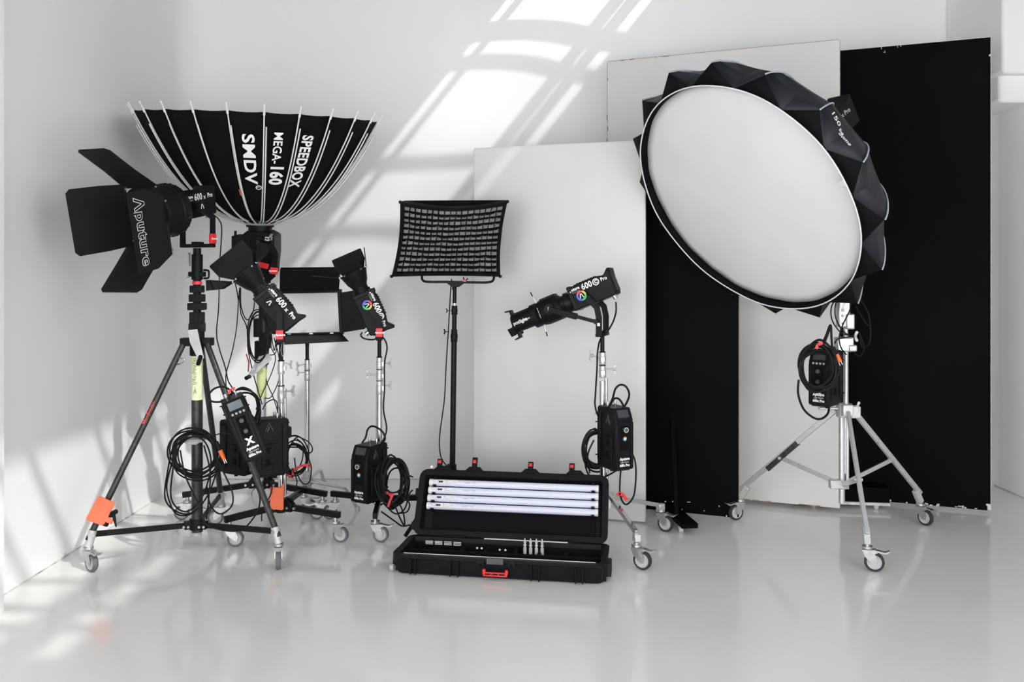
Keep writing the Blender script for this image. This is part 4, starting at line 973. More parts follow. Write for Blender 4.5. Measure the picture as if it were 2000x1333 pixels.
# ------------------------------------------------------------------ power supply boxes
def power_box(label, c, yaw, roll=0, pitch=0, kind='x', wht='Aputure', h=.335, w=.118, dp=.205, scr=SCREEND, name='power_supply', rear=False):
    """c: world centre of the front face's lower edge ... the box hangs from a bracket; yaw 0 = front to the camera, positive turns the front to the right"""
    T = thing(name, label, 'power supply', c, None)
    W = M.Translation(V(c)) @ M.Rotation(R_(yaw), 4, 'Z') @ M.Rotation(R_(-roll), 4, 'Y') @ M.Rotation(R_(pitch), 4, 'X')
    b = mb(T, W)
    pr = [(-dp / 2, 0), (-dp / 2, h - .062), (-dp / 2 + .030, h), (dp / 2 - .012, h), (dp / 2, h - .012), (dp / 2, 0)]
    ROT = M.Rotation(R_(90), 4, 'Z')       # poly works in x/z extruded in y; turn so that x becomes depth
    b.poly([(p, z) for p, z in pr], -w / 2, w / 2, ROT @ M.Scale(1, 4)); body = b.build('body', BLACK, T, bevel=.005)
    b = mb(T, W)
    b.box((0, 0, -.004), (w * .86, dp * .8, .010)); b.build('base_plate', BLACK2, T, bevel=.003)
    for s in (-1, 1):
        b = mb(T, W); b.box((s * (w / 2 - .010), -dp / 2 - .003, (h - .07) / 2), (.016, .010, h - .085)); b.build('front_rail', BLACK2, T, bevel=.003)
    sl = frame(V((0, -dp / 2 + .015, h - .031)), (1, 0, 0), V((0, -.9, .44)))
    b = mb(T, W); b.box((0, 0, .0005), (w * .62, .045, .004), sl); b.build('screen', scr, T, bevel=.001)
    for k in range(4):
        b = mb(T, W); b.cyl((-.030 + k * .020, -dp / 2, h - .070), (-.030 + k * .020, -dp / 2 - .005, h - .071), .0065, n=14); b.build('button', GREYPL if kind == 'x' else BLACK2, T)
    b = mb(T, W); b.box((0, -dp / 2 - .001, h * .52), (.050, .004, h * .40)); b.build('recess', SOOT, T, bevel=.001)
    for z in ((h - .115, h - .175) if kind == 'x' else (h - .118,)):
        b = mb(T, W); b.cyl((0, -dp / 2, z), (0, -dp / 2 - .020, z), .0135 if kind == 'x' else .0145, .0115, n=22); b.build('dial', DIAL, T, bevel=.001)
        if kind == 'c':
            b = mb(T, W); b.lathe([(0, .0115), (.0006, .0115), (.0006, .0145), (0, .0145)], M.Translation((0, -dp / 2 - .0203, z)) @ M.Rotation(R_(-90), 4, 'Z'), 20, cap=False); b.build('dial_ring', WHITEP, T)
    fr = W @ M(((1, 0, 0, 0), (0, 0, -1, -dp / 2 - .0035), (0, 1, 0, 0), (0, 0, 0, 1)))
    def F_(x, z): 
        m = fr.copy(); m.translation = fr @ V((x, z, 0)); return m
    if kind == 'x': lettering(T, 'X', .05, F_(.0, h - .235), WHITEP, bold=.003)
    else:
        for nm, a0 in (('crimson', 60), ('yellow', 0), ('green', -90), ('blue', 160)):
            b = mb(T); mm = F_(0, h - .170); vs = [mm @ V((0, 0, .001))] + [mm @ V((.0135 * math.cos(R_(a0 + 12 * k)), .0135 * math.sin(R_(a0 + 12 * k)), .001)) for k in range(9)]
            b.add(vs, [(0, k, k + 1) for k in range(1, 9)]); b.build('badge_ring', RAIN[nm], T, flat=True, fixn=False)
        b = mb(T); mm = F_(0, h - .170); b.add([mm @ V((.0065 * math.cos(R_(20 * k)), .0065 * math.sin(R_(20 * k)), .0016)) for k in range(18)], [tuple(range(18))]); b.build('badge_centre', WHITEP, T, flat=True, fixn=False)
    lettering(T, 'Aputure', .0215, F_(-.0, .062), WHITEP, bold=.0012, sx=.9); lettering(T, 'Light Storm', .0135, F_(0, .044), GREYP, bold=.0003, sx=.85)
    lettering(T, '600' + ('x' if kind == 'x' else 'c') + ' Pro', .019, F_(.0, .026), WHITEP, bold=.0011, sx=.95)
    for s in (-1, 1):          # battery plates and the dotted mark on both flanks
        side = W @ M.Translation((s * w / 2, 0, 0))
        b = mb(T, side); b.box((s * .003, -.028, h * .36), (.010, .070, .165)); bp = b.build('battery_plate', LEAF, T, bevel=.002)
        b = mb(T, side)
        b = None
        for zz_ in (.10, .165): b = mb(T, side); b.poly([(-.012, zz_), (.012, zz_), (.008, zz_ - .030), (-.008, zz_ - .030)], 0, .006 * 1, M.Translation((s * .006 if s > 0 else -.012, -.028, 0)) @ M.Rotation(R_(90), 4, 'Z') @ M.Translation((0, -.006, 0))); b.build('battery_rail', SOOT, bp)
        for zz_, q_ in ((.065, .012), (.185, .010)): b = mb(T, side); b.box((s * .009, -.028, zz_), (.004, .05, q_)); b.build('battery_contact', SOOT, bp)
        b = mb(T, side)
        for k in range(9):
            f = k / 8
            for (x0_, z0_, x1_, z1_) in ((-.022, .255, 0, .305), (0, .305, .022, .255), (-.010, .255, .0, .28)):
                b.box((s * .0006, -.02 + x0_ + (x1_ - x0_) * f, z0_ + (z1_ - z0_) * f), (.0008, .0022, .0022))
        b.build('dotted_mark', GREYP, T)['kind'] = 'stuff'
        b = mb(T, side); b.box((s * .003, .07, h * .5), (.008, .03, h * .8)); b.build('side_cover', BLACK2, T, bevel=.003)
        b = mb(T, side)
        for zz_ in (.06, .25, .30): b.cyl((s * .0, .09, zz_), (s * .014, .09, zz_), .004, n=8)
        b.build('side_screw', BLACK2, T)['kind'] = 'stuff'
    for (x, y) in ((.025, .035), (-.025, .035)): b = mb(T, W); b.cyl((x, y, h - .005), (x, y, h + .028), .0085, n=14); b.build('cable_socket', CHROME, T)
    b = mb(T, W); b.box((0, dp / 2 + .012, h * .72), (.05, .03, .06)); b.build('hanging_bracket', BLACK2, T, bevel=.003)
    b = mb(T, W); b.cyl((0, .03, -.03), (0, .03, 0), .012, n=12); b.build('plug_socket', BLACK, T)
    return T, W
P1, _ = power_box('black power box with grey display and X, hung askew on the leftmost stand', at(498, 888, 4.66), 22, 21, 0, 'x', scr=SCREEN)
P2, _ = power_box('black power box showing its left half behind the askew box', at(468, 922, 5.44), 62, 0, 0, 'x', h=.33, dp=.23)
P3, _ = power_box('black upright power box with dotted mark, right behind the askew box', at(527, 925, 5.02), -58, 0, 0, 'x', h=.325, dp=.19)
P4, _ = power_box('black power box with coloured round badge, left of the hard case', at(722, 975, 5.22), -28, 0, 0, 'c', scr=SCREEND, h=.335)
P5, _ = power_box('black power box with coloured round badge on the spotlight stand', at(1201, 912, 4.93), 27, 0, 0, 'c', h=.345, dp=.19)
P6, _ = power_box('black power box hanging on the silver stand behind a thick cable coil', at(1612, 789, 4.96), -42, 0, 0, 'x', h=.31, dp=.19)

# ------------------------------------------------------------------ open hard case with tubes
A_ = V((-.612, 4.475, 0)); Bq = V((.462, 4.305, 0)); LC = (Bq - A_).length; ux = (Bq - A_).normalized(); uy = V((-ux.y, ux.x, 0))
CM = frame((A_ + Bq) / 2, ux)                     # local: x along the case, y away, z up
T = thing('hard_case', 'long open black hard case with a red handle lying on the floor', 'equipment case', (A_ + Bq) / 2); HC = T
DC, HCz = .335, .125
def rrect(x0, x1, y0, y1, r, n=4):
    o = []
    for cx_, cy_, a0 in ((x1 - r, y0 + r, -90), (x1 - r, y1 - r, 0), (x0 + r, y1 - r, 90), (x0 + r, y0 + r, 180)):
        for k in range(n + 1): a = R_(a0 + 90 * k / n); o.append((cx_ + r * math.cos(a), cy_ + r * math.sin(a)))
    return o
def tray(b, x0, x1, y0, y1, z0, z1, r, th, m=None, taper=.012, lip=.012):
    """open shell: floor at z0, walls to z1, lip at the mouth"""
    loops = [(rrect(x0 + taper, x1 - taper, y0 + taper, y1 - taper, r), z0), (rrect(x0 + taper * .6, x1 - taper * .6, y0 + taper * .6, y1 - taper * .6, r), z0 + .004 * (1 if z1 > z0 else -1)), (rrect(x0, x1, y0, y1, r), z1 - (z1 - z0) * .22),
             (rrect(x0 - lip, x1 + lip, y0 - lip, y1 + lip, r + lip), z1 - (z1 - z0) * .16), (rrect(x0 - lip, x1 + lip, y0 - lip, y1 + lip, r + lip), z1),
             (rrect(x0 + th, x1 - th, y0 + th, y1 - th, max(.005, r - th)), z1), (rrect(x0 + th + taper, x1 - th - taper, y0 + th + taper, y1 - th - taper, max(.005, r - th)), z0 + (th if z1 > z0 else -th))]
    n = len(loops[0][0]); vs = [(x, y, z) for L, z in loops for x, y in L]; fs = []
    for j in range(len(loops) - 1):
        for i in range(n): fs.append((j * n + i, j * n + (i + 1) % n, (j + 1) * n + (i + 1) % n, (j + 1) * n + i))
    fs.append(tuple(range(n))); fs.append(tuple(reversed(range((len(loops) - 1) * n, len(loops) * n))))
    b.add(vs, fs, m)
hx = LC / 2
b = mb(T, CM); tray(b, -hx, hx, 0, DC, .004, HCz - .02, .035, .022); b.build('case_bottom', BLACK, T)
b = mb(T, CM)
for x in (-.455, -.43, -.245, -.205, .175, .215, .40, .435): b.box((x, -.006, .045), (.007, .016, .08))
for x in (-.30, .31): b.box((x, -.003, .05), (.0, .0, .0))
for s in (-1, 1):
    for y in (.05, .26): b.box((s * (hx + .0), y, .045), (.016, .012, .08))
b.build('case_ribs', BLACK, T, bevel=.002)
for k, x in enumerate((-.085, .075)):
    b = mb(T, CM); b.poly([(-.016, .022), (.016, .022), (.019, .0), (.016, -.008), (.009, -.008), (.007, .004), (-.007, .004), (-.009, -.008), (-.016, -.008), (-.019, 0)], -.022, -.006, M.Translation((x, 0, .082))); b.build('latch_seat', BLACK2, T, bevel=.002)
b = mb(T, CM); b.box((-.01, -.016, .098), (.085, .006, .030)); b.build('name_plate', DIAL, T, bevel=.001)
b = mb(T, CM); b.box((-.008, -.022, .034), (.125, .014, .022)); 
for s in (-1, 1): b.box((-.008 + s * .058, -.016, .045), (.016, .02, .026))
hd = b.build('handle', REDP, T, bevel=.004)
b = mb(T, CM)
for s in (-.036, 0, .036): b.box((-.008 + s, -.0295, .036), (.030, .002, .006))
b.build('handle_groove', SOOT, hd)
for s in (-1, 1):
    b = mb(T, CM); b.poly([(-.05, .02), (-.04, .09), (.04, .09), (.05, .02)], s * (hx + .004), s * (hx + .032), M.Translation((0, .12, 0)) @ M.Rotation(R_(90), 4, 'Z') @ M.Scale(-1, 4, V((0, 1, 0))) if 0 else M(((0, 1, 0, 0), (1, 0, 0, .12), (0, 0, 1, 0), (0, 0, 0, 1)))); b.build('end_handle', BLACK2, T, bevel=.004)
b = mb(T, CM); b.cyl((-hx - .012, .03, .024), (-hx - .030, .03, .024), .018); b.cyl((-hx - .031, .03, .04), (-hx - .033, .03, .04), .005); b.build('case_wheel', GREYPL, T)
# foam inside with wells
b = mb(T, CM)
zf_ = HCz - .045
x0_, x1_ = -hx + .03, hx - .03
b.box((0, .035, zf_ / 2 + .01), (x1_ - x0_, .03, zf_ - .02)); b.box((0, .10, .022), (x1_ - x0_, .10, .02))
b.box((0, .16, zf_ / 2 + .01), (x1_ - x0_, .022, zf_ - .015)); b.box((0, .305, zf_ / 2 + .01), (x1_ - x0_, .02, zf_ - .02)); b.box((0, .235, .035), (x1_ - x0_, .13, .03))
for x in (x0_, -.23, -.10, .06, .19, .33, x1_): b.box((x, .235, zf_ / 2 + .01), (.018, .13, zf_ - .022))
b.build('foam_insert', FOAM, T)
b = mb(T, CM); b.box((0, .022, HCz - .019), (LC - .09, .003, .0028)); b.build('edge_highlight_strip', WHITEP, T)  # white strip paints in the highlight along the tray's front edge
b = mb(T, CM); b.box((.10, DC - .012, HCz - .019), (.46, .006, .006)); b.build('hinge_gap_strip', WHITEP, T)  # white strip stands in for bright floor showing between lid and base
for k in range(4):
    b = mb(T, CM)
    for j in range(3): b.box((-.42 + k * .052, .305 - .06, .088 + j * .0075), (.042, .003, .0030))
    b.build('vent_strips', WHITEP, T)
b = mb(T, CM)
for (x, y) in ((-.145, .20), (-.12, .20), (-.02, .19), (.01, .19)): b.ball((x, y, .092), .006, 8)
b.build('small_studs', WHITEP, T)
# the bright floor gap at the hinge is the strip above
# lid
tl = R_(28)
LM = CM @ M.Translation((0, DC + .004, HCz - .028)) @ M.Rotation(-tl, 4, 'X')     # local z runs up the lid, y goes to its back
LH = .352
b = mb(T, LM @ M(((1, 0, 0, 0), (0, 0, -1, .082), (0, 1, 0, .02), (0, 0, 0, 1))))
tray(b, -hx + .012, hx - .012, 0, LH, 0, .075, .035, .022); lid = b.build('lid', BLACK, T)
b = mb(T, LM); b.box((.012, .062, LH * .31), (LC - .16, .012, LH * .50)); b.build('lid_panel', SOOT, lid, bevel=.003)
b = mb(T, LM); b.box((0, .066, LH * .77), (LC - .09, .010, LH * .44)); b.build('lid_foam', FOAM, lid)
for x, w_ in ((-.43, .012), (-.225, .0), (.10, .0), (.335, .012)):
    lx = x
    b = mb(T, LM); b.poly([(-.055, LH + .028), (-.03, LH + .052), (.03, LH + .052), (.055, LH + .028)], -.002, .020, M.Translation((lx + (.02 if w_ else 0), 0, 0))); b.build('latch_block', BLACK, lid, bevel=.002)
    up_ = .03 if abs(x) > .3 else (.045 if x < 0 else .03)
    b = mb(T, LM); b.box((lx + (-.0 if w_ else 0), -.006, LH + .052 + up_ / 2), (.030, .014, up_ + .014)); lt_ = b.build('latch', BLACK2, lid, bevel=.002)
    b = mb(T, LM); b.box((lx, -.015, LH + .055 + up_ * .5), (.019, .006, .018)); b.build('latch_button', REDP, lid, bevel=.001)
b = mb(T, LM)
for s, zz_ in ((-1, .25), (-1, .06)): b.box((s * (hx + .006), .02, zz_), (.016, .03, .04))
b.build('lid_lug', BLACK, lid, bevel=.002)
b = mb(T, LM); b.cyl((-.478, -.001, LH + .043), (-.478, .000, LH + .043), .008); b.build('lug_hole', WHITEP, lid)
for x in (-.30, .30):
    b = mb(T, CM); b.box((x, DC + .006, HCz - .02), (.12, .020, .014)); b.build('hinge', BLACK2, T, bevel=.002)
# tubes
TL = .975
for k in range(4):
    z = .293 + .02 - k * .0445
    c = LM @ V((-TL / 2 - .0, .034, z)); e = LM @ V((TL / 2, .034, z))
    ord_ = ('top', 'second', 'third', 'lowest')[k]
    Tt = thing('tube_light', f'{ord_} of the four white tube lamps clipped in the open case lid', 'tube light', (c + e) / 2, 'tube lamps in the case lid')
    fr = frame(c, e - c)
    b = mb(Tt, fr); b.lathe([(.018, .0195), (TL - .016, .0195)], None, 22, cap=False); b.build('milky_cover', TUBEW, Tt)
    for (xa, xb) in ((0, .020), (TL - .018, TL)):
        b = mb(Tt, fr); b.lathe([(xa, .018), (xa + .002, .0205), (xb - .002, .0205), (xb, .018)], None, 22); b.build('end_cap', TUBEC, Tt)
    nrm = (LM.to_3x3() @ V((0, -1, 0))).normalized(); up_ = (LM.to_3x3() @ V((0, 0, 1))).normalized()
    cp = c + (e - c).normalized() * .10 + nrm * .0192
    fmx = face_m(cp, e - c, up_)
    b = mb(Tt, fmx); b.box((0, 0, 0), (.145, .022, .003)); pn = b.build('control_panel', TUBEC, Tt, bevel=.001)
    b = mb(Tt, fmx); b.box((-.030, .001, .0016), (.026, .011, .001)); b.build('display', LEAF if 0 else SCREEND, pn)
    b = mb(Tt, fmx)
    for j in range(4): b.box((.0 + j * .011, -.005, .0018), (.005, .004, .001))
    for j in range(2): b.box((.046 + j * .010, .001, .0018), (.005, .005, .001))
    b.box((-.052, -.003, .0018), (.005, .005, .001)); b.build('button', GREYP, pn)
    b = mb(Tt, fmx); b.box((-.048, .006, .0018), (.003, .003, .0008)); b.box((-.066, .0, .0018), (.003, .004, .0008)); b.build('marking', LEAF, pn)
    lettering(pn, 'Λ', .009, face_m(cp + nrm * .002 + (e - c).normalized() * .002 + up_ * .006, e - c, up_), LEAF, bold=.0003)
    lettering(Tt, 'amaran', .011, face_m(cp + nrm * .0012 + (e - c).normalized() * .125, e - c, up_), GREYP, bold=.0002)
    lettering(Tt, 'PT4c', .011, face_m(cp + nrm * .0012 + (e - c).normalized() * .165, e - c, up_), GREYP, bold=.0002)
for k in range(5):
    for x in (-TL / 2 + .035, TL / 2 - .03):
        b = mb(T, LM); b.box((x, .034, .293 + .042 - k * .0445), (.017, .050, .011)); b.build('tube_clip', FOAM, lid, bevel=.001)
# spigots standing in the foam
for k in range(4):
    p = CM @ V((.110 + k * .031, .225, .085))
    Tt = thing('steel_spigot', ('leftmost', 'second from left', 'third from left', 'rightmost')[k] + ' of the four small steel spigots upright in the open case', 'spigot', p, 'steel spigots in the case')
    b = mb(Tt, frame(p - V((0, 0, .02)), V((0, 0, 1)))); b.lathe([(0, .009), (.035, .009), (.036, .005), (.042, .005), (.043, .0085), (.052, .0085), (.053, .005), (.060, .005), (.061, .0075), (.072, .0075), (.074, .0035), (.084, .003)], None, 14); b.build('pin', PIN, Tt)

# ------------------------------------------------------------------ orange plates clipped to the stands
lt_dir = (LP[0] - g); pL = LP[0] + (lt - LP[0]) * .205
T = thing('orange_clamp_plate', 'orange plastic plate with a black clamp handle on the leftmost stand leg', 'clamp', pL)
ax_ = (lt - LP[0]).normalized(); sx_ = V((0, -1, 0)).cross(ax_).normalized(); sx_ = sx_ if sx_.x > 0 else -sx_
c0 = at(198, 998, 4.52)
fr = frame(c0, sx_, ax_)
b = mb(T, fr); b.poly([(-.052, -.062), (-.046, .055), (-.036, .066), (.046, .062), (.052, .05), (.048, -.056), (.036, -.066), (-.044, -.068)], -.012, -.004); b.build('plate', ORANGE, T, bevel=.003)
b = mb(T, fr); b.box((.055, -.005, -.030), (.05, .016, .026)); b.build('tongue', ORANGE, T, bevel=.003)
b = mb(T, fr); b.box((.050, .006, .0), (.026, .03, .03)); b.box((.050, .006, -.055), (.024, .026, .02)); b.build('clamp_jaw', BLACK, T, bevel=.003)
b = mb(T); q0 = at(221, 1003, 4.52); b.cyl(q0, at(227, 1030, 4.50), .010, .004); b.cyl(q0 + V((0, .03, 0)), q0 + V((0, -.012, 0)), .013); b.build('clamp_handle', BLACK, T)
c0 = at(541, 975, 5.00)
T = thing('orange_clamp_plate', 'orange plastic plate hanging above the middle wheeled base', 'clamp', c0)
b = mb(T, M.Translation(c0)); b.poly([(-.040, .062), (-.038, .070), (.036, .064), (.040, .058), (.038, -.058), (.032, -.066), (-.034, -.058), (-.040, -.052)], -.006, .006); b.build('plate', ORANGE, T, bevel=.003)
b = mb(T, M.Translation(c0)); b.poly([(.022, .060), (.040, .060), (.040, .085), (.030, .085)], -.004, .012); b.box((0.02, .025, .02), (.03, .045, .02)); b.build('tongue', ORANGE, T, bevel=.002)

# ------------------------------------------------------------------ cables
CABLE = mat('black_cable_rubber', (.010, .010, .011), .4, var=.1, scale=60)
CABLE2 = mat('grey_black_cable_rubber', (.035, .036, .038), .45, var=.1, scale=60)
def cable(label, runs, r=.0042, m=CABLE, name='cable', group=None, cat='cable', extra=None):
    """runs: lists of (px, py, depth)"""
    first = at(*runs[0][0]); T = thing(name, label, cat, first, group)
    for i, run in enumerate(runs):
        b = mb(T); b.tube([at(*p) for p in run], r, 7, 7); b.build('strand', m, T)
    if extra: extra(T)
    return T
def coil(label, cx_, cy_, Y, rx, ry, turns, seed, r=.0046, m=CABLE, jit=.12, depth=.05, tails=(), squash=0, name='coiled_cable', extra=None, loops=()):
    rn = random.Random(seed); T = thing(name, label, 'cable', at(cx_, cy_, Y))
    pts = []; N = 12
    jx = jy = 0; sxr = 1; syr = 1
    for k in range(int(turns * N) + 1):
        if k % N == 0: jx, jy, sxr, syr = rn.uniform(-1, 1) * rx * jit, rn.uniform(-1, 1) * ry * jit, 1 + rn.uniform(-1, 1) * jit, 1 + rn.uniform(-1, 1) * jit
        a = 2 * math.pi * k / N; f = (k % N) / N
        if k % N == 0: cur = (jx, jy, sxr, syr); prev = globals().get('_p', cur) if k else cur
        if k == 0: prev = cur
        w_ = tuple(prev[q] * (1 - f) + cur[q] * f for q in range(4))
        pts.append(at(cx_ + w_[0] + rx * w_[2] * math.sin(a), cy_ + w_[1] - ry * w_[3] * math.cos(a) + rn.uniform(-1, 1), Y + depth * (math.sin(k * .37 + seed) * .5)))
        if k % N == N - 1: globals()['_p'] = cur
    b = mb(T); b.tube(pts, r, 7, 5); b.build('strand', m, T)
    for lp in loops:
        b = mb(T); b.tube([at(*p) for p in lp], r * .9, 7, 7); b.build('strand', m, T)
    if extra: extra(T)
    return T
def ribbon(pts, w_, m, name='red_tie'):
    def f(T):
        P = [at(*p) for p in pts]; b = mb(T)
        for p, q in zip(P[:-1], P[1:]): b.bar(p, q + (q - p).normalized() * .002, w_, .003, (0, -1, 0))
        b.build(name, m, T)
    return f
def plug(p, q, r1, r2, m1=ORANGE2):
    def f(T):
        b = mb(T); P, Q = at(*p), at(*q); d = (Q - P); b.cyl(P - d * .9, P, r1 * .8); b.build('plug_sleeve', CABLE, T)
        b = mb(T); b.cyl(P, Q, r1, r2); b.build('orange_plug', m1, T)
        b = mb(T)
        s = d.cross(V((0, 1, 0))).normalized() * r2 * .5
        b.cyl(Q + s, Q + s + d.normalized() * .022, .003); b.cyl(Q - s, Q - s + d.normalized() * .022, .003); b.build('plug_pins', CHROME, T)
    return f
def both(*fs):
    def f(T):
        for q in fs: q(T)
    return f
# big coil on the left stand's hook
hook = 4.74
cable('thin black cable hanging from the far left lamp down to the askew power box', [[(415, 418, 4.82), (428, 430, 4.85), (433, 450, 4.9), (429, 520, 4.9), (427, 600, 4.9), (423, 650, 4.88), (428, 680, 4.85), (440, 718, 4.8), (446, 745, 4.75), (457, 762, 4.70)]], .0035)
def loopy(cx0, top, bot, wl, wr, Y, sk=0): 
    return [(cx0, top, Y), (cx0 + wr * .75, top + (bot - top) * .12, Y - .01), (cx0 + wr, top + (bot - top) * .42, Y - .02), (cx0 + wr * .8 + sk, top + (bot - top) * .82, Y), (cx0 + sk, bot, Y + .01), (cx0 - wl * .8 + sk, top + (bot - top) * .84, Y), (cx0 - wl, top + (bot - top) * .45, Y - .02), (cx0 - wl * .7, top + (bot - top) * .12, Y - .02), (cx0, top + 1, Y - .01)]
coil('thick black cable coil hanging from the grey hook of the leftmost stand', 383, 888, 4.735, 44, 44, 7.5, 4, .0050, jit=.17, depth=.03, loops=(
    loopy(378, 846, 1005, 50, 46, 4.74, -14), loopy(372, 848, 1000, 34, 40, 4.72, -10), loopy(388, 850, 940, 50, 44, 4.73, 0),
    [(345, 880, 4.74), (330, 925, 4.74), (326, 960, 4.74), (340, 1000, 4.74), (362, 1008, 4.74), (380, 1000, 4.72)],
    [(352, 880, 4.72), (362, 930, 4.71), (385, 980, 4.70), (398, 1020, 4.70), (425, 1034, 4.72), (470, 1036, 4.8), (500, 1005, 4.9), (508, 975, 4.95), (500, 950, 5.0)],
    [(412, 860, 4.72), (425, 900, 4.72), (440, 930, 4.72), (453, 960, 4.72), (454, 985, 4.72), (440, 1001, 4.73), (425, 1003, 4.74), (410, 985, 4.74), (404, 950, 4.73)],
    [(398, 870, 4.71), (410, 920, 4.70), (408, 970, 4.70), (403, 1015, 4.71)]), extra=both(plug((430, 880, 4.70), (438, 898, 4.70), .013, .010)))
# group A/B tangles
cable('pair of thin black cables falling from the big upward lamp', [[(468, 563, 5.7), (466, 585, 5.7), (462, 640, 5.65), (455, 680, 5.6), (447, 710, 5.6), (441, 735, 5.5), (443, 770, 5.4)],
      [(470, 562, 5.72), (471, 600, 5.72), (482, 625, 5.7), (494, 610, 5.7), (498, 580, 5.7)], [(468, 562, 5.71), (470, 610, 5.71), (482, 640, 5.7), (484, 680, 5.7), (492, 720, 5.65), (500, 750, 5.6), (512, 790, 5.4)]], .0036)
cable('long black cable on the left flank of the upward lamp', [[(470, 505, 5.72), (462, 520, 5.72), (458, 545, 5.7), (462, 565, 5.7), (466, 590, 5.7)]], .0036)
coil('black cable bundle with a red tie under the panel lamp', 506, 660, 5.46, 22, 42, 4.5, 9, .0036, jit=.2, depth=.06, extra=ribbon([(481, 692, 5.62), (486, 708, 5.62), (485, 726, 5.62)], .008, REDP), loops=(
    [(520, 655, 5.65), (530, 680, 5.65), (538, 700, 5.62), (530, 730, 5.6), (512, 770, 5.5), (500, 800, 5.4)], [(535, 660, 5.65), (545, 700, 5.6), (545, 740, 5.6), (530, 775, 5.55), (518, 778, 5.5)],
    [(528, 650, 5.65), (524, 690, 5.62), (520, 740, 5.6), (533, 775, 5.5), (541, 800, 5.3), (543, 815, 5.2)], [(540, 655, 5.6), (536, 685, 5.6), (532, 668, 5.58), (530, 650, 5.6)], [(515, 655, 5.66), (522, 690, 5.62), (538, 690, 5.6), (541, 660, 5.6)]))
cable('short black cable looping out of the top of the upright power box', [[(513, 800, 5.3), (520, 788, 5.25), (533, 781, 5.2), (541, 787, 5.15), (542, 805, 5.08), (541, 815, 5.05)]], .0034)
coil('black cable loops bound with red ties right of the upright power box', 578, 895, 5.25, 23, 30, 7, 21, .0042, jit=.32, depth=.05, extra=both(ribbon([(574, 918, 5.2), (590, 910, 5.2), (604, 908, 5.2), (606, 914, 5.2)], .014, REDP), ribbon([(557, 924, 5.2), (566, 933, 5.2), (573, 930, 5.2)], .010, REDP), ribbon([(573, 915, 5.2), (571, 935, 5.2)], .012, REDP)), loops=(
    [(556, 860, 5.2), (575, 852, 5.2), (600, 862, 5.2), (610, 875, 5.2), (606, 885, 5.2), (590, 880, 5.2), (570, 862, 5.2)], [(560, 868, 5.2), (548, 885, 5.2), (552, 905, 5.2), (575, 920, 5.22), (590, 900, 5.2), (592, 870, 5.2)],
    [(575, 895, 5.22), (580, 925, 5.2), (592, 945, 5.2), (604, 942, 5.2), (608, 920, 5.2), (606, 905, 5.2), (592, 870, 5.22), (580, 858, 5.24)], [(556, 900, 5.2), (555, 935, 5.2), (560, 955, 5.2), (574, 958, 5.2), (580, 940, 5.2), (570, 915, 5.2)]))
cable('black spiral-wrapped cable loop above the askew power box', [[(458, 770, 4.62), (440, 757, 4.62), (422, 758, 4.64), (410, 768, 4.66), (408, 778, 4.66), (415, 785, 4.64), (433, 785, 4.62), (452, 779, 4.62)]], .0055)
coil('thick black cables bundled behind the top of the askew power box', 478, 800, 4.78, 30, 36, 3.5, 31, .0055, jit=.14, depth=.05, extra=ribbon([(446, 770, 4.6), (450, 762, 4.6), (458, 758, 4.6)], .012, REDP))
cable('black cable trailing from the base of the middle stand past the orange plate', [[(532, 930, 5.0), (530, 960, 4.98), (520, 985, 5.0), (512, 1000, 5.0), (511, 1018, 5.05)], [(415, 852, 4.9), (435, 847, 5.0), (452, 851, 5.1)]], .0036)
# cable of C
cable('black cable running down the stand left of the hard case to its power box', [[(707, 650, 5.3), (705, 656, 5.28), (712, 662, 5.26), (728, 664, 5.28), (740, 660, 5.33), (750, 662, 5.33), (756, 680, 5.33), (751, 710, 5.33), (751, 760, 5.33), (749, 800, 5.33), (755, 835, 5.3), (751, 855, 5.28), (742, 868, 5.26)]], .0050)
cable('ribbed black cable arching over the power box left of the hard case', [[(707, 866, 5.16), (714, 855, 5.16), (718, 840, 5.16), (726, 833, 5.18), (737, 836, 5.2), (748, 845, 5.2), (752, 858, 5.2), (744, 868, 5.22)]], .0060)
coil('dense black cable coil with a red tag between the power box and the hard case', 768, 938, 5.12, 25, 40, 14, 51, .0052, jit=.34, depth=.12, extra=both(ribbon([(752, 963, 5.08), (760, 964, 5.08), (766, 972, 5.08)], .016, REDP), ribbon([(768, 965, 5.05), (762, 978, 5.05), (758, 990, 5.05)], .012, REDP)), loops=(
    [(752, 900, 5.15), (770, 905, 5.12), (790, 925, 5.1), (806, 932, 5.05)], [(750, 985, 5.15), (772, 1004, 5.1), (790, 995, 5.05), (800, 965, 5.05), (806, 958, 5.05)],
    [(745, 1000, 5.1), (770, 1018, 5.0), (785, 1028, 4.95), (800, 1026, 4.9)], [(765, 970, 5.1), (780, 1010, 5.0), (790, 1026, 4.95), (787, 1000, 5.0), (775, 975, 5.1)], [(775, 960, 5.08), (790, 975, 5.06), (800, 985, 5.06), (795, 1000, 5.06), (778, 1003, 5.06)]))
# F
cable('thin black cable dangling beside the plain black stand', [[(882, 545, 5.28), (880, 570, 5.28), (876, 640, 5.28), (871, 720, 5.28), (868, 780, 5.28), (860, 840, 5.28), (858, 870, 5.28), (862, 895, 5.28), (873, 912, 5.26), (878, 925, 5.24)], [(905, 542, 5.28), (908, 549, 5.27), (914, 544, 5.27)]], .0038)
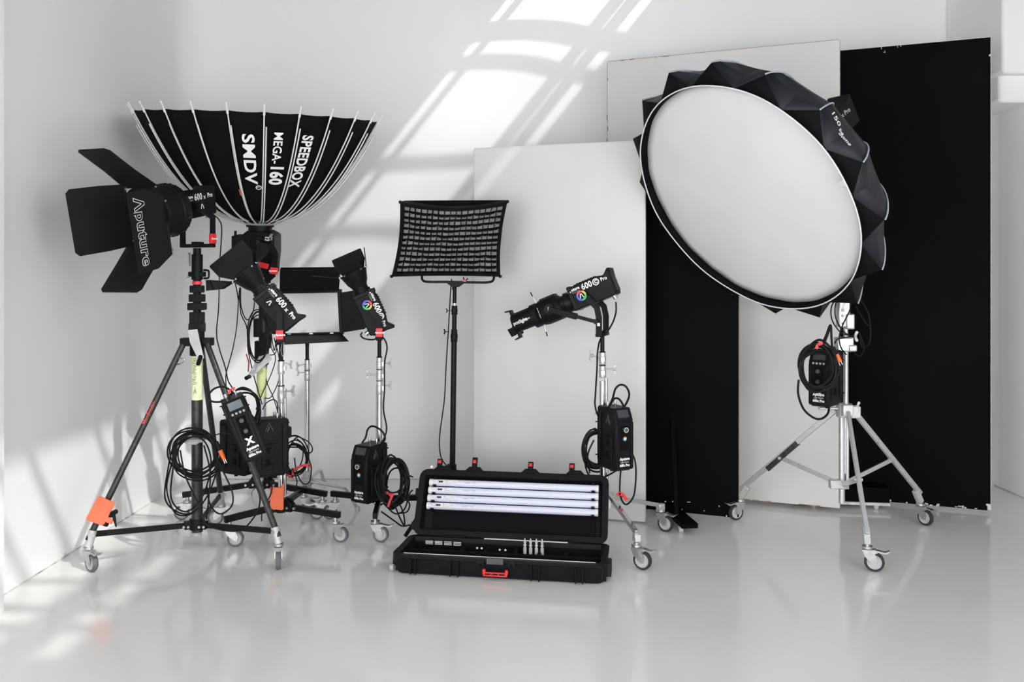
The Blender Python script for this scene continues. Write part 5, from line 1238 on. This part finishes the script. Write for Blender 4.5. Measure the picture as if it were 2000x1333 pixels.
# D
cable('black cable from the spotlight down to its power box', [[(1203, 590, 4.98), (1203, 610, 4.98), (1197, 630, 4.96), (1185, 650, 4.94), (1172, 665, 4.94), (1167, 690, 4.94), (1166, 720, 4.94), (1163, 770, 4.94), (1162, 790, 4.94), (1166, 808, 4.95), (1172, 820, 5.0)]], .0052)
cable('ribbed black cable loop standing above the spotlight\'s power box', [[(1186, 802, 4.9), (1196, 780, 4.88), (1202, 760, 4.86), (1212, 752, 4.86), (1223, 756, 4.86), (1229, 770, 4.86), (1225, 785, 4.87), (1217, 798, 4.88)], [(1193, 790, 4.9), (1200, 779, 4.9), (1209, 780, 4.9), (1217, 792, 4.9), (1218, 802, 4.9)]], .0062)
cable('black power cable hanging in a loop with a red tag right of the hard case', [[(1213, 912, 4.9), (1211, 940, 4.88), (1211, 965, 4.87), (1217, 982, 4.87), (1226, 985, 4.87), (1238, 968, 4.87), (1242, 930, 4.88), (1240, 900, 4.89), (1231, 880, 4.92)]], .0052, extra=ribbon([(1205, 969, 4.86), (1210, 963, 4.86), (1217, 968, 4.86), (1224, 977, 4.86)], .020, REDP, 'red_tag'))
coil('black cable coil on the rear of the spotlight stand', 1170, 880, 5.02, 29, 36, 8, 61, .0056, jit=.22, depth=.07, loops=([(1145, 880, 5.05), (1142, 900, 5.05), (1148, 925, 5.05), (1160, 935, 5.05)], [(1160, 860, 5.0), (1148, 890, 5.0), (1152, 925, 5.0)], [(1180, 912, 4.98), (1200, 918, 4.97), (1212, 913, 4.97)], [(1175, 935, 5.0), (1195, 925, 4.97), (1212, 914, 4.96)]))
# G
coil('thick black cable coil with a pink-red tie and orange plug on the silver stand', 1597, 718, 4.80, 37, 41, 11, 71, .0072, jit=.17, depth=.06, extra=both(ribbon([(1594, 682, 4.72), (1597, 674, 4.72), (1606, 670, 4.72)], .016, REDP), plug((1633, 692, 4.80), (1640, 707, 4.80), .014, .014)),
     loops=([(1606, 672, 4.78), (1614, 655, 4.78), (1620, 638, 4.78), (1623, 638, 4.78), (1624, 660, 4.78), (1626, 690, 4.79)], [(1608, 675, 4.77), (1616, 655, 4.77), (1621, 640, 4.77)], [(1560, 742, 4.8), (1559, 770, 4.8), (1570, 800, 4.82), (1590, 817, 4.85), (1605, 818, 4.88), (1617, 808, 4.9), (1620, 790, 4.92)]))
cable('thin black cables looping around the head clamp of the silver stand', [[(1636, 578, 4.95), (1624, 600, 4.93), (1625, 625, 4.93), (1640, 648, 4.95), (1655, 655, 5.0), (1668, 658, 5.03)], [(1660, 580, 5.0), (1660, 605, 4.97), (1646, 635, 4.95), (1639, 660, 4.95), (1643, 680, 4.95), (1653, 693, 4.98)],
      [(1640, 578, 4.94), (1632, 595, 4.94), (1632, 620, 4.94), (1645, 645, 4.94), (1662, 658, 5.0)], [(1630, 672, 4.95), (1636, 663, 4.95), (1655, 659, 4.98), (1668, 657, 5.02)]], .0038)
cable('faint black cable loops in front of the widest black board', [[(1680, 585, 5.1), (1695, 610, 5.1), (1700, 640, 5.1), (1698, 670, 5.1), (1685, 680, 5.1), (1680, 660, 5.1)], [(1672, 600, 5.1), (1690, 630, 5.1), (1700, 638, 5.1)], [(1668, 690, 5.08), (1680, 696, 5.1), (1688, 680, 5.1), (1678, 650, 5.1)]], .0035)
